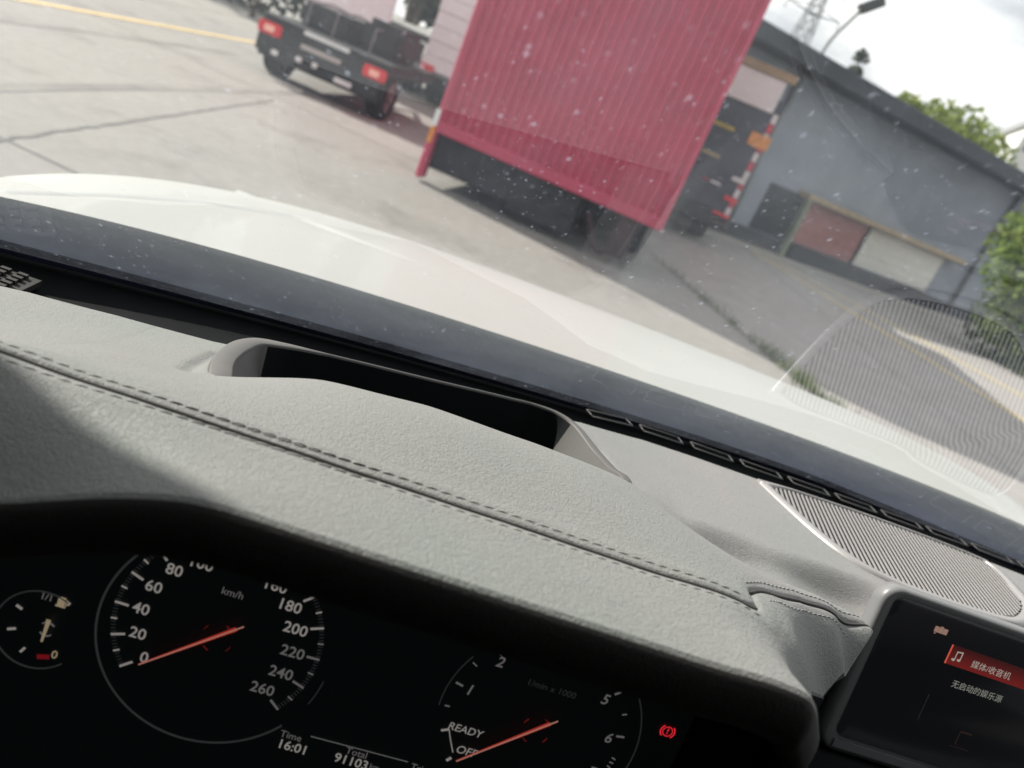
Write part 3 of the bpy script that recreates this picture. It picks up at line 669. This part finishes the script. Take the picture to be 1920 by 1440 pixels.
def sst(a, b, x): t = np.clip((np.asarray(x, float)-a)/(b-a), 0, 1); return t*t*(3-2*t)
def D(x, y):
    x = np.asarray(x, float); y = np.asarray(y, float); w = sst(.205, .25, x)*sst(.462, .486, y)
    return D0(x, y)*(1-w)+w*(-.2352-(y-.475)*.087)
mp_ = np.polyfit([-.0915, -.0348, -.0045, .027, .0609, .096, .1335, .1702], [.398, .405, .409, .413, .417, .421, .425, .4305], 2)
def mid(x):
    x = np.asarray(x, float); xc = np.clip(x, -.12, .20); return np.polyval(mp_, xc)+np.where(x < -.12, (-.12-x)*.02, 0)
def rear(x): return np.interp(x, [-.46, -.31, -.25, -.19, -.12, 0, .1, .17, .234, .29, .37, .47, .63, .9, 1.3], [.50, .53, .54, .538, .526, .535, .575, .617, .6365, .642, .645, .649, .651, .63, .5])
def wave(t): return t
xs = np.concatenate([np.arange(-.46, -.16, .006), np.arange(-.16, .45, .002), np.arange(.45, .94, .005)])
t1 = np.linspace(0, 1, 175); t2 = np.linspace(0, 1, 85)[1:]
yl = np.interp(xs, [.203, .222, .245, .27, .30, .33, .36, .376, .388, .40, .95], [.235, .245, .275, .31, .345, .374, .412, .430, .444, .452, .458]); ym = np.maximum(mid(xs), yl+.004); yr = rear(xs)
Y = np.vstack([yl+(ym-yl)*t1[:, None], ym+(yr-ym)*t2[:, None]]); X = np.repeat(xs[None], len(Y), 0)
Z = D(X, Y)
seam = [(-.6, .297), (.15, .2972), (.185, .2973), (.197, .2985), (.2045, .3025), (.2075, .309), (.2085, .3165), (.2115, .3245), (.220, .333), (.235, .345), (.268, .3676), (.3115, .39), (.3555, .4076), (.45, .43), (.7, .44)]
ds, sp = seg_dist(X, Y, seam); endf = np.clip((.366-X)/.03, 0, 1)*(1-.5*np.clip((X-.205)/.03, 0, 1))
wide = 1+.45*np.clip((X-.205)/.05, 0, 1)
pinch = np.exp(-((X+.035)/.05)**2)
Z -= endf*.0034*np.exp(-(ds/(.0013*wide))**2) + endf*(.0006+.0014*pinch)*np.exp(-(ds/(.0055+.001*pinch))**2)
Z += .0004*np.exp(-((ds-.0095)/.004)**2)*endf
# valley beside the recess frame and the ridge that bounds it
dg, sg = seg_dist(X, Y, [(.171, .56), (.1765, .50), (.183, .455), (.192, .425), (.20, .405)])
fade = np.clip(sg/.04, 0, 1)*np.clip((.165-sg)/.06, 0, 1)
Z -= .012*fade*np.exp(-(dg/.0075)**2)
dg2, _ = seg_dist(X, Y, [(-.104, .40), (-.108, .43), (-.108, .47)])
Z -= .003*np.exp(-(dg2/.004)**2)
# rear edge rolls over into the demister gutter
rr_ = .012+.016*np.clip((-.06-X)/.05, 0, 1)
Z -= (.3*rr_+.005)*np.clip(1-(np.repeat(yr[None], len(Y), 0)-Y)/rr_, 0, 1)**2
rim = np.array([(-.0855, .375, -.232), (-.0925, .398, -.2125), (-.1005, .43, -.2165), (-.103, .453, -.2195), (-.1003, .476, -.2205), (-.0908, .4912, -.2205), (-.072, .4985, -.2200), (-.0494, .5045, -.22), (-.0127, .515, -.22), (.03, .5267, -.22), (.0682, .5382, -.22), (.0923, .545, -.22), (.1123, .5505, -.22), (.1349, .5500, -.2198), (.1518, .5366, -.22), (.1654, .5023, -.2195), (.1695, .47, -.213), (.1722, .437, -.2045), (.172, .41, -.222)])
RL = smooth_line(rim, 180)
outer = [(x, y) for x, y, z in RL]
C2 = np.array([.035, .46])
inset = [tuple(np.array(p)+(C2-np.array(p))/np.linalg.norm(C2-np.array(p))*.004) for p in outer]
fc = np.stack([(X[:-1, :-1]+X[1:, 1:])/2, (Y[:-1, :-1]+Y[1:, 1:])/2]); rows = np.arange(len(Y)-1)[:, None]
mask = ~(in_poly(fc[0], fc[1], inset) & (rows >= len(t1)-1))
v, f = grid(X, Y, Z, mask); dash = fast_mesh('dashboard', v, f, M_leather, car); dash.location = OFF
# coarser-looking padded hood, finer grain on the plate near the windscreen
me = dash.data; me.materials.append(M_grain)
cen = v[f].mean(1); ismask = (cen[:, 1] > .41+.0*cen[:, 0]) & (cen[:, 0] > .178) | (cen[:, 0] > .215) & (cen[:, 1] > .33+(cen[:, 0]-.215)*.55)
me.polygons.foreach_set('material_index', ismask.astype(np.int32))
# rolled front lip and the underside of the hood
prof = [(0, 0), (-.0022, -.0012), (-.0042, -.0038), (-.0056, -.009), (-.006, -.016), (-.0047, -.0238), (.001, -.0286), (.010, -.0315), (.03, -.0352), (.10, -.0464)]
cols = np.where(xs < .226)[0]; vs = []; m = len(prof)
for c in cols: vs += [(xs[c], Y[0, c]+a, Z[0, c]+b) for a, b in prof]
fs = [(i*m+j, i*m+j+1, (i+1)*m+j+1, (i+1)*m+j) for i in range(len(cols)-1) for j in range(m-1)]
ol = part(MB().add(vs, fs), 'hood_lip', [M_leather, M_lipshade], True)
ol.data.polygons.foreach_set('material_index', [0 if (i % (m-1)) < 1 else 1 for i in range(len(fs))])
cols = np.where(xs > .22)[0]; vs = []
for c in cols: vs += [(xs[c], Y[0, c], Z[0, c]), (xs[c], Y[0, c]+.004, Z[0, c]-.01), (xs[c], Y[0, c]+.01, Z[0, c]-.16)]
part(MB().add(vs, [(3*i+j, 3*i+3+j, 3*i+4+j, 3*i+1+j) for i in range(len(cols)-1) for j in range(2)]), 'dash_front', M_leather, True)
# cut edge of the hood above the recess
cols = np.where((xs > -.10) & (xs < .182))[0]; vs = []; k0 = len(t1)-1
for c in cols: vs += [(xs[c], Y[k0, c]+a, Z[k0, c]+b) for a, b in ((0, 0), (.0014, -.0012), (.002, -.004), (.002, -.07))]
fs = [(4*i+j, 4*i+4+j, 4*i+5+j, 4*i+1+j) for i in range(len(cols)-1) for j in range(3)]
part(MB().add(vs, fs), 'hood_rear_edge', M_black, True)
# stitches
cap = MB(); cap.tube([(-.0031, 0, -.0004), (-.0024, 0, .0001), (0, 0, .0004), (.0024, 0, .0001), (.0031, 0, -.0004)], [.0001, .00036, .00042, .00036, .0001], 6)
st_me = None
def zdash(x, y):
    a = np.array([x]); b = np.array([y]); return float(D(a, b)[0])
def stitch_row(path, off, s0, s1, step):
    global st_me
    P = np.array(path); L_ = np.r_[0, np.cumsum(np.hypot(*np.diff(P, axis=0).T))]; s = s0
    while s < s1:
        x = np.interp(s, L_, P[:, 0]); y = np.interp(s, L_, P[:, 1]); x2 = np.interp(s+.002, L_, P[:, 0]); y2 = np.interp(s+.002, L_, P[:, 1])
        t = np.array([x2-x, y2-y]); t /= np.linalg.norm(t); px, py = x-t[1]*off, y+t[0]*off
        z = zdash(px, py); zt_ = zdash(px+t[0]*.002, py+t[1]*.002)
        if st_me is None:
            o = cap.build('stitch', M_thread, dash, smooth=True); st_me = o.data
        else: o = link('stitch', st_me, None, dash)
        o.location = (px, py, z-.00012); o.rotation_euler = (0, -math.atan2(zt_-z, .002), math.atan2(t[1], t[0])+.10)
        s += step
main = [(-.25, .297), (.15, .2972), (.185, .2973), (.199, .2988)]
stitch_row(main, .0062, 0, .446, .0068); stitch_row(main, -.0062, 0, .452, .0068)
branch = [(.2125, .3245), (.235, .345), (.268, .3676), (.3115, .39), (.3555, .4076), (.40, .424)]
stitch_row(branch, .0066, .004, .158, .0056); stitch_row(branch, -.0068, .010, .136, .0056)

M_seamshade = simple('seam_shade_grey', (.06, .055, .052), .8)  # dark tube along the groove, painting in the shade of the seam gap
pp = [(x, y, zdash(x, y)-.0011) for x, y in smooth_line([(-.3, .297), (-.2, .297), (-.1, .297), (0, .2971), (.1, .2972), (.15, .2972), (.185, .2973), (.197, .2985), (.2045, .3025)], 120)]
MB().tube(pp, .0007, 6).build('seam_shade', M_seamshade, dash, smooth=True)
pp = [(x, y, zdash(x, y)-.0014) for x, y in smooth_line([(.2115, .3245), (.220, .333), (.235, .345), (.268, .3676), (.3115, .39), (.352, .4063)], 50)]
MB().tube(pp, .0009, 6).build('seam_shade', M_seamshade, dash, smooth=True)
# ---- recess with grey frame (head-up projector tray)
n = len(RL); frac = np.linspace(0, 1, n)
wid = np.interp(frac, [0, .22, .32, .40, .66, .74, .82, 1], [.0135, .0135, .009, .0035, .0035, .006, .0085, .0085])
gin = np.interp(frac, [0, .2, .28, .34, .70, .76, .82, 1], [.020, .020, .012, .004, .004, .010, .013, .013])
tan = np.gradient(RL, axis=0); nrm = np.stack([tan[:, 1], -tan[:, 0]], 1); nrm /= np.linalg.norm(nrm, axis=1)[:, None]
def ring(inw, dz): return [(RL[i, 0]+nrm[i, 0]*(inw[i] if hasattr(inw, '__len__') else inw), RL[i, 1]+nrm[i, 1]*(inw[i] if hasattr(inw, '__len__') else inw), RL[i, 2]+dz) for i in range(n)]
def loft(rings, sel=None):
    vs = [p for r in rings for p in r]
    return vs, [(j*n+i, j*n+i+1, (j+1)*n+i+1, (j+1)*n+i) for j in range(len(rings)-1) for i in range(n-1) if sel is None or sel(i)]
fr_ = part(MB().add(*loft([ring(-.001, -.03), ring(-.0003, -.003), ring(.0004, -.0008), ring(.0016, 0), ring(wid-.0012, .0003), ring(wid-.0003, -.0003), ring(wid, -.0015)])), 'recess_frame', M_hud, True)
ends = lambda i: frac[i] < .295 or frac[i] > .765
part(MB().add(*loft([ring(wid, -.0015), ring(wid+gin, -.034)], ends)), 'recess_end_wall', M_hud, True)
part(MB().add(*loft([ring(wid, -.0015), ring(wid+gin, -.034)], lambda i: not ends(i))), 'recess_wall', M_hudblack, True)
part(MB().add(*loft([ring(wid+gin, -.034), ring(wid+gin+.004, -.075)])), 'recess_wall', M_hudblack, True)
part(MB().box(-.11, .18, .38, .56, -.30, -.283), 'recess_floor', M_hudblack)

# ---- demister gutter between dashboard and glass
vs = []; xx = np.linspace(-.46, 1.3, 120)
for x in xx:
    yr_ = float(rear(x)); y1 = yb(x)+.004
    vs += [(x, yr_-.004, float(D(x, yr_))-.012), (x, yr_+.006, float(D(x, yr_))-.016), (x, (yr_+y1)/2, -.283), (x, y1, -.272), (x, y1+.002, -.262)]
fs = [(5*i+j, 5*i+5+j, 5*i+6+j, 5*i+1+j) for i in range(len(xx)-1) for j in range(4)]
part(MB().add(vs, fs), 'demister_gutter', M_black, True)
M_vent = simple('vent_dark_grey', (.05, .049, .05), .5)
def slot(x, w):
    mb = MB(); a = Vector((x, float(rear(x))+.012, 0)); b = Vector((x+w, float(rear(x+w))+.012, 0)); t = (b-a).normalized(); q = Vector((-t.y, t.x, 0))*.0145
    z = Vector((0, 0, float(D(x, rear(x)))+.0005)); P = [a+z, b+z, b+q+z+Vector((0, 0, -.001)), a+q+z+Vector((0, 0, -.001))]
    for i in range(4): mb.tube([P[i], P[(i+1) % 4]], .0008, 6)
    return part(mb, 'demister_vent', M_vent, True)
x = .185
for k in range(10): slot(x, .042); x += .055
# small mesh tweeter at the far left
mb = MB()
for k in range(6):
    for j in range(7):
        mb.box(-.345+k*.0125, -.345+k*.0125+.007, .525+j*.007, .525+j*.007+.0038, -.2745, -.271)
mb.box(-.35, -.268, .52, .575, -.279, -.2742)
part(mb, 'tweeter_grille', simple('tweeter_mesh', (.010, .009, .008), .7))

# ---- centre speaker grille
out = [(.352, .629), (.360, .59), (.368, .557), (.375, .536), (.383, .5185), (.395, .503), (.412, .494), (.44, .488), (.50, .488), (.55, .500), (.594, .540), (.612, .58), (.615, .628), (.60, .639), (.54, .644), (.47, .643), (.40, .637)]
po = smooth_line(out + out[:1], 160)[:-1]
cc = po.mean(0)
tg = np.roll(po, -1, 0)-np.roll(po, 1, 0); nn = np.stack([-tg[:, 1], tg[:, 0]], 1); nn /= np.linalg.norm(nn, axis=1)[:, None]
iw = np.where((po[:, 1] > .60) & (po[:, 0] > .37), .003, .011)
iw = np.convolve(np.r_[iw[-3:], iw, iw[:3]], np.ones(7)/7, 'valid')
pi_ = po+nn*iw[:, None]
sgn = -1 if in_poly(np.array([pi_[5, 0]]), np.array([pi_[5, 1]]), [tuple(p) for p in po])[0] else 1
if sgn > 0: pi_ = po-nn*iw[:, None]
zf = lambda P: D(P[:, 0], P[:, 1])
n = len(po)
plate = mesh('speaker_grille', [(x, y, z+.0003) for (x, y), z in zip(pi_, zf(pi_))], [tuple(range(n))], M_hudblack, car, OFF)
vs = []; zo = zf(po); zi = zf(pi_)
for i in range(n):
    a = po[i]; b = pi_[i]; vs += [(a[0], a[1], zo[i]-.001), (a[0]*.9+b[0]*.1, a[1]*.9+b[1]*.1, zo[i]+.0026), (a[0]*.15+b[0]*.85, a[1]*.15+b[1]*.85, zi[i]+.0026), (b[0], b[1], zi[i]+.0004)]
fs = [(4*i+j, 4*((i+1) % n)+j, 4*((i+1) % n)+j+1, 4*i+j+1) for i in range(n) for j in range(3)]
mesh('grille_trim', vs, fs, M_trim, plate, smooth=True)
ipoly = [tuple(p) for p in pi_]
SD = np.array([.28, .96]); SD /= np.linalg.norm(SD); SN = np.array([SD[1], -SD[0]])
pit = .0046
for k in range(-40, 60):
    base = np.array([.42, .56])+SN*k*pit; tt = np.linspace(-.16, .16, 240); q = base[None]+tt[:, None]*SD[None]
    ins = in_poly(q[:, 0], q[:, 1], ipoly)
    if ins.sum() < 6: continue
    ii = np.where(ins)[0]; tA, tB = tt[ii[0]], tt[ii[-1]]
    vs = []; ts = np.linspace(tA, tB, 7)
    for t in ts:
        c = base+SD*t; z = zdash(c[0], c[1])+.0009
        for e, h in ((-.0012, -.0004), (-.0008, .0003), (.0008, .0003), (.0012, -.0004)): vs.append((c[0]+SN[0]*e, c[1]+SN[1]*e, z+h))
    mesh('slat', vs, [(4*i+j, 4*i+4+j, 4*i+5+j, 4*i+1+j) for i in range(6) for j in range(3)], M_slat, plate, smooth=True)

# ---- helpers for flat instruments: local axes u (right), v (up), w (towards the driver)
def glow(name, col, s, base=None):
    M = Mat(name); M.b.inputs['Base Color'].default_value = v4(base if base is not None else tuple(c*.25 for c in col)); M.b.inputs['Roughness'].default_value = .5
    M.b.inputs['Specular IOR Level'].default_value = .1
    M.b.inputs['Emission Color'].default_value = v4(col); M.b.inputs['Emission Strength'].default_value = s*.60; return M.m
class Face:
    def __init__(s, px, py, dist, tilt):
        d = cf + cr*((px-960)/FPX) + cu*((720-py)/FPX); s.o = d*dist
        s.u = Vector((1, 0, 0)); s.v = Vector((0, math.sin(tilt), math.cos(tilt))); s.w = Vector((0, -math.cos(tilt), math.sin(tilt)))
        s.M = Matrix.Translation(s.o) @ Matrix((s.u, s.v, s.w)).transposed().to_4x4()
    def uv(s, px, py):          # photograph pixel -> position on this face
        d = cf + cr*((px-960)/FPX) + cu*((720-py)/FPX); p = d*(s.o.dot(s.w)/d.dot(s.w))-s.o
        return p.dot(s.u), p.dot(s.v)
def text(body, u, v, size, mat, parent, name='numeral', w=.0006, bold=.0, ital=0, align='CENTER', label=None, sx=1):
    c = bpy.data.curves.new(name, 'FONT'); c.body = body; c.size = size; c.align_x = align; c.align_y = 'CENTER'; c.offset = bold*size; c.shear = ital
    c.resolution_u = 3
    t = bpy.data.objects.new(name, c); COL.objects.link(t)
    dg = bpy.context.evaluated_depsgraph_get(); me = bpy.data.meshes.new_from_object(t.evaluated_get(dg)); bpy.data.objects.remove(t)
    me.name = name
    o = link(name, me, None, parent, (u, v, w)); me.materials.clear(); me.materials.append(mat); o.scale = (sx, 1, 1)
    if label: o['label'] = label
    return o
def flat(poly, w, name, mat, parent, th=.0003):
    return MB().prism(poly, w-th, w).build(name, mat, parent)
def bar(u0, v0, u1, v1, wd, w, name, mat, parent, wd2=None):
    a = Vector((u0, v0)); b = Vector((u1, v1)); t = (b-a).normalized(); q = Vector((-t.y, t.x)); w2 = wd if wd2 is None else wd2
    return flat([tuple(a+q*wd/2), tuple(a-q*wd/2), tuple(b-q*w2/2), tuple(b+q*w2/2)][::-1], w, name, mat, parent)
def arc(cu_, cv_, r, a0, a1, wd, w, name, mat, parent, n=72, hgt=.0008):
    mb = MB(); vs = []
    for i in range(n+1):
        a = R(a0+(a1-a0)*i/n); c, s = math.cos(a), math.sin(a)
        vs += [(cu_+c*(r-wd/2), cv_+s*(r-wd/2), w), (cu_+c*r, cv_+s*r, w+hgt), (cu_+c*(r+wd/2), cv_+s*(r+wd/2), w)]
    return mb.add(vs, [(3*i+j, 3*i+j+1, 3*i+4+j, 3*i+3+j) for i in range(n) for j in range(2)]).build(name, mat, parent, smooth=True)

# ---- instrument cluster
F = Face(411, 1190, .366, R(12))
cl = MB().box(-.17, .30, -.14, .062, -.004, 0).build('instrument_cluster', M_dial, car)
cl.matrix_local = Matrix.Translation(OFF) @ F.M
part(MB().box(-.40, .235, .34, .37, -.48, -.245), 'cluster_housing', M_black)
part(MB().box(.206, .232, .245, .36, -.48, -.205), 'cluster_housing', M_black, bevel=.006)
T1 = glow('dial_print_warm', (.62, .57, .53), .36); T2 = glow('dial_print_dim', (.5, .48, .47), .20); T3 = glow('dial_print_faint', (.30, .30, .31), .06)
TR = glow('needle_red', (.75, .06, .035), .36, (.3, .02, .015)); TP = glow('needle_core', (.8, .36, .28), .42); TX = glow('warning_red', (1, .03, .05), .75)
TG = glow('dial_ring_grey', (.4, .42, .42), .05, (.25, .26, .26)); TO = glow('dial_print_amber', (.75, .6, .38), .32)
c0 = (-.0004, .0012); 
arc(c0[0], c0[1]-.004, .0545, 141, 322, .0011, .0006, 'dial_ring', TG, cl)
arc(c0[0], c0[1]-.004, .0545, 340, 355, .0006, .0004, 'dial_ring', T3, cl, 12)
for vkm in range(0, 261, 2):
    a = R(-141-vkm*257/260); c, s = math.cos(a), math.sin(a)
    if vkm % 20 == 0: r0_, r1, w_, mt = .0425, .0488, .0010, T1 if vkm <= 200 else T2
    elif vkm % 10 == 0: r0_, r1, w_, mt = .0462, .0490, .0007, T1 if vkm <= 200 else T2
    else: r0_, r1, w_, mt = .0466, .0488, .0003, T3
    bar(c0[0]+c*r0_, c0[1]+s*r0_, c0[0]+c*r1, c0[1]+s*r1, w_, .0008, 'tick_mark', mt, cl)
    if vkm % 20 == 0:
        rr = .0355 if vkm >= 100 else .0368
        text(str(vkm), c0[0]+c*rr, c0[1]+s*rr, .0078, T1 if vkm <= 200 else T2, cl, bold=.012)
text('km/h', *F.uv(437, 1112), .0052, T2, cl, 'unit_text')
def needle(p0, p1):
    u0_, v0_ = F.uv(*p0); u1, v1 = F.uv(*p1)
    o = bar(u0_, v0_, u1, v1, .0006, .0040, 'needle', TR, cl, .0021)
    bar(u0_, v0_, u1+(u1-u0_)*.08, v1+(v1-v0_)*.08, .0004, .0044, 'needle_core', TP, o, .0006); return o
needle((266, 1237), (447, 1172)); needle((855, 1417), (1030, 1348))
u, v = F.uv(411, 1190); 
for a in (60, 150, 240, 330): arc(u, v, .0075, a-12, a+12, .0003, .003, 'hub_mark', glow('hub_red', (.6, .05, .04), .15), cl, 8)
u, v = F.uv(1003, 1362)
for a in (60, 150, 240, 330): arc(u, v, .0075, a-12, a+12, .0003, .003, 'hub_mark', bpy.data.materials['hub_red'], cl, 8)
# rev counter
tc_ = F.uv(1011, 1362)
arc(tc_[0], tc_[1], .0525, -60, 40, .0007, .0006, 'dial_ring', T3, cl); arc(tc_[0], tc_[1], .0525, 150, 184, .0006, .0006, 'dial_ring', T3, cl, 20)
for s, px, py, m in (('1', 880, 1293, T2), ('2', 938, 1241, T2), ('5', 1134, 1311, T2), ('6', 1140, 1383, T2), ('7', 1108, 1446, T2)):
    text(s, *F.uv(px, py), .0080, m, cl, bold=.012, ital=.15)
for (x0, y0, x1, y1), w_ in (((855, 1278, 868, 1285), .0009), ((834, 1321, 843, 1323), .0006), ((887, 1241, 894, 1248), .0005), ((935, 1225, 941, 1230), .0004), ((1152, 1301, 1166, 1296), .0009), ((1166, 1339, 1175, 1338), .0006), ((1155, 1379, 1170, 1381), .0009), ((1147, 1419, 1153, 1423), .0006), ((1142, 1427, 1149, 1430), .0006), ((1138, 1434, 1144, 1439), .0006)):
    a = F.uv(x0, y0); b = F.uv(x1, y1); bar(*a, *b, w_, .0008, 'tick_mark', T2, cl)
text('READY', *F.uv(872, 1368), .0058, T1, cl, 'dial_text', bold=.004, ital=.12); text('OFF', *F.uv(874, 1408), .0062, T1, cl, 'dial_text', bold=.004, ital=.12)
pts = [F.uv(*p) for p in ((827, 1368), (842, 1366), (844, 1382), (849, 1409))]
for a, b in zip(pts[:-1], pts[1:]): bar(*a, *b, .0010 if a is pts[0] else .0005, .0008, 'dial_mark', T1, cl)
bar(*F.uv(837, 1424), *F.uv(846, 1419), .0013, .0009, 'dial_mark', T1, cl)
text('1/min x 1000', *F.uv(1034, 1291), .0050, T3, cl, 'unit_text')
# trip read-out
text('Time', *F.uv(546, 1379), .0052, T2, cl, 'readout_text'); text('16:01', *F.uv(549, 1400), .0070, T1, cl, 'readout_text', bold=.012)
text('Total', *F.uv(669, 1411), .0052, T2, cl, 'readout_text'); text('91103', *F.uv(659, 1427), .0070, T1, cl, 'readout_text', bold=.012); text('km', *F.uv(702, 1437), .004, T2, cl, 'readout_text')
text('Trip', *F.uv(786, 1440), .0052, T2, cl, 'readout_text')
bar(*F.uv(583, 1379), *F.uv(765, 1427), .0003, .0008, 'readout_line', T2, cl)
# fuel gauge
fu = F.uv(73, 1180); arc(fu[0], fu[1], .0195, 62, 318, .0007, .0006, 'dial_ring', TG, cl)
for p in ((32, 1133, 43, 1141), (15, 1178, 31, 1177), (39, 1221, 48, 1213)): bar(*F.uv(p[0], p[1]), *F.uv(p[2], p[3]), .0011, .0008, 'tick_mark', T1, cl)
text('1/1', *F.uv(89, 1119), .0046, T2, cl, 'dial_text', bold=.01); text('0', *F.uv(103, 1227), .0058, TO, cl, bold=.01)
bar(*F.uv(70, 1230), *F.uv(93, 1231), .0022, .0006, 'reserve_mark', glow('reserve_red', (.5, .02, .03), .25), cl)
u, v = F.uv(91, 1177); bar(u-.0003, v-.0058, u, v+.0058, .0009, .003, 'needle', TO, cl, .0020)
arc(u, v, .0034, 40, 140, .0006, .0012, 'hub_mark', T2, cl, 12); arc(u, v, .0034, 220, 320, .0006, .0012, 'hub_mark', T2, cl, 12)
u, v = F.uv(119, 1128); pm = MB(); pm.box(u-.0022, u+.0010, v-.0020, v+.0022, .0004, .0008); pm.box(u+.0014, u+.0019, v-.0018, v+.0014, .0004, .0008); pm.box(u-.0028, u+.0016, v-.0027, v-.0021, .0004, .0008); pm.build('pump_symbol', TO, cl)
bar(*F.uv(128, 1131), *F.uv(134, 1131), .0026, .0008, 'arrow_symbol', T1, cl, .0002)
# parking brake warning lamp
u, v = F.uv(1251, 1370); arc(u, v, .0026, 0, 360, .0005, .0008, 'brake_lamp', TX, cl, 40, .0001)
arc(u, v, .0038, 130, 230, .0007, .0008, 'brake_lamp', TX, cl, 20, .0001); arc(u, v, .0038, -50, 50, .0007, .0008, 'brake_lamp', TX, cl, 20, .0001)
text('!', u, v, .0046, TX, cl, 'brake_lamp', .0008, bold=.02)

# ---- infotainment screen
S = Face(1690, 1110, .541, R(15))
tl = S.uv(1668, 1094); bl = S.uv(1538, 1402)
print('screen', tl, bl)
u0_, v1_, v0_ = tl[0], tl[1], bl[1]
def rrect(a, b, c, d, r, n=7):
    out = []
    for (x, y), a0 in (((b-r, d-r), 0), ((a+r, d-r), 90), ((a+r, c+r), 180), ((b-r, c+r), 270)):
        out += [(x+r*math.cos(R(a0+90*i/n)), y+r*math.sin(R(a0+90*i/n))) for i in range(n+1)]
    return out
W_ = .262
def stack(levels, name, mat, parent=None, cap=True):
    vs = []; n = len(levels[0][0])
    for poly, w in levels: vs += [(x, y, w) for x, y in poly]
    fs = [(k*n+i, k*n+(i+1) % n, (k+1)*n+(i+1) % n, (k+1)*n+i) for k in range(len(levels)-1) for i in range(n)]
    if cap: fs += [tuple(range((len(levels)-1)*n, len(levels)*n)), tuple(range(n-1, -1, -1))]
    return mesh(name, vs, fs, mat, parent, smooth=True)
ub, vb0, vb1 = u0_, v0_, v1_
scr = stack([(rrect(ub+.004, ub+W_-.004, vb0+.004, vb1-.004, .012), -.016), (rrect(ub, ub+W_, vb0, vb1, .014), -.012), (rrect(ub, ub+W_, vb0, vb1, .014), -.003),
             (rrect(ub+.0012, ub+W_-.0012, vb0+.0012, vb1-.0012, .0135), -.0008), (rrect(ub+.0032, ub+W_-.0032, vb0+.0032, vb1-.0032, .012), 0), (rrect(ub+.0085, ub+W_-.0085, vb0+.012, vb1-.0055, .008), -.0008)], 'infotainment_screen', M_bezel, car)
scr.matrix_local = Matrix.Translation(OFF) @ S.M
stack([(rrect(ub+.0092, ub+W_-.0092, vb0+.0126, vb1-.0062, .0075), -.0012), (rrect(ub+.0096, ub+W_-.0096, vb0+.013, vb1-.0066, .0072), -.0002)], 'screen_glass', M_screen, scr)
sw = .0002
hb = [S.uv(1786, 1208), S.uv(1772, 1243)]
hdm = Mat('header_red'); tc = hdm.n('ShaderNodeTexCoord'); sp_ = hdm.n('ShaderNodeSeparateXYZ'); hdm.l(tc.outputs['Generated'], sp_.inputs[0])
rp = hdm.ramp(sp_.outputs[1], [(0, (.52, .035, .03, 1)), (1, (.09, .012, .014, 1))]); hdm.l(rp.outputs[0], hdm.b.inputs['Emission Color']); hdm.b.inputs['Emission Strength'].default_value = .16
hdm.b.inputs['Base Color'].default_value = (.05, .004, .004, 1)
ul = (hb[0][0]+hb[1][0])/2; vt, vbm = hb[0][1], hb[1][1]
flat([(ul, vbm), (ul+.105, vbm), (ul+.105, vt), (ul, vt)], sw, 'header_bar', hdm.m, scr)
flat([(ul-.0006, vbm), (ul+.0004, vbm), (ul+.0004, vt), (ul-.0006, vt)], sw+.0003, 'header_edge', glow('header_edge_red', (1, .16, .10), .55), scr)
TS = glow('screen_text_pale', (.72, .66, .58), .45); TS2 = glow('screen_text_grey', (.52, .52, .46), .42); TI = glow('screen_icon_salmon', (.62, .38, .29), .42)
text('媒体/收音机', *S.uv(1857, 1257), .0064, TS, scr, 'screen_text', sw+.0004); text('无启动的娱乐源', *S.uv(1831, 1297), .0062, TS2, scr, 'screen_text', sw+.0002)
u, v = S.uv(1795, 1231); nm = MB()
nm.prism([(u-.0024+.0012*math.cos(a)-.0002, v-.0030+.0009*math.sin(a)) for a in np.linspace(0, 6.28, 12)[:-1]], sw, sw+.0005); nm.prism([(u+.0018+.0012*math.cos(a), v-.0024+.0009*math.sin(a)) for a in np.linspace(0, 6.28, 12)[:-1]], sw, sw+.0005)
nm.box(u-.0017, u-.0013, v-.003, v+.0034, sw, sw+.0005); nm.box(u+.0026, u+.0030, v-.0024, v+.0040, sw, sw+.0005); nm.prism([(u-.0017, v+.0028), (u+.003, v+.0034), (u+.003, v+.0042), (u-.0017, v+.0036)], sw, sw+.0005)
nm.build('music_symbol', TS, scr)
u, v = S.uv(1764, 1182); ic = MB()
for k, (dx, dy) in enumerate(((-.0036, .0), (0, 0), (.0036, 0))): ic.box(u+dx-.0016, u+dx+.0016, v+dy-.0021, v+dy+.0021, sw, sw+.0003)
ic.box(u-.001, u+.001, v+.0023, v+.0029, sw, sw+.0003); ic.box(u-.0046, u-.0032, v-.0034, v-.0027, sw, sw+.0003); ic.build('status_symbol', TI, scr)
bar(*S.uv(1742, 1302), *S.uv(1720, 1350), .0002, sw, 'card_line', T3, scr)
u, v = S.uv(1806, 1385); cd = MB(); cd.box(u-.008, u+.008, v-.008, v-.0076, sw, sw+.0002); cd.box(u-.005, u+.005, v+.004, v+.0052, sw, sw+.0002); cd.box(u-.005, u-.0044, v-.006, v+.004, sw, sw+.0002); cd.build('card_symbol', glow('card_dim', (.2, .12, .1), .08), scr)
# silver bevel under the glass and support behind
MB().box(ub+.010, ub+W_-.01, vb0+.0035, vb0+.0108, -.0006, .0010).build('bottom_bevel', simple('satin_silver', (.30, .30, .32), .3, metal=.4), scr, bevel=.0015)
MB().box(ub+.06, ub+.20, vb0-.05, vb1-.02, -.05, -.017).build('screen_mount', M_black, scr)
part(MB().box(.30, 1.2, .40, .46, -.48, -.345), 'dash_trim', simple('open_pore_trim', (.15, .145, .14), .5, var=.5, scale=220, bump=.3, bscale=300), bevel=.006)
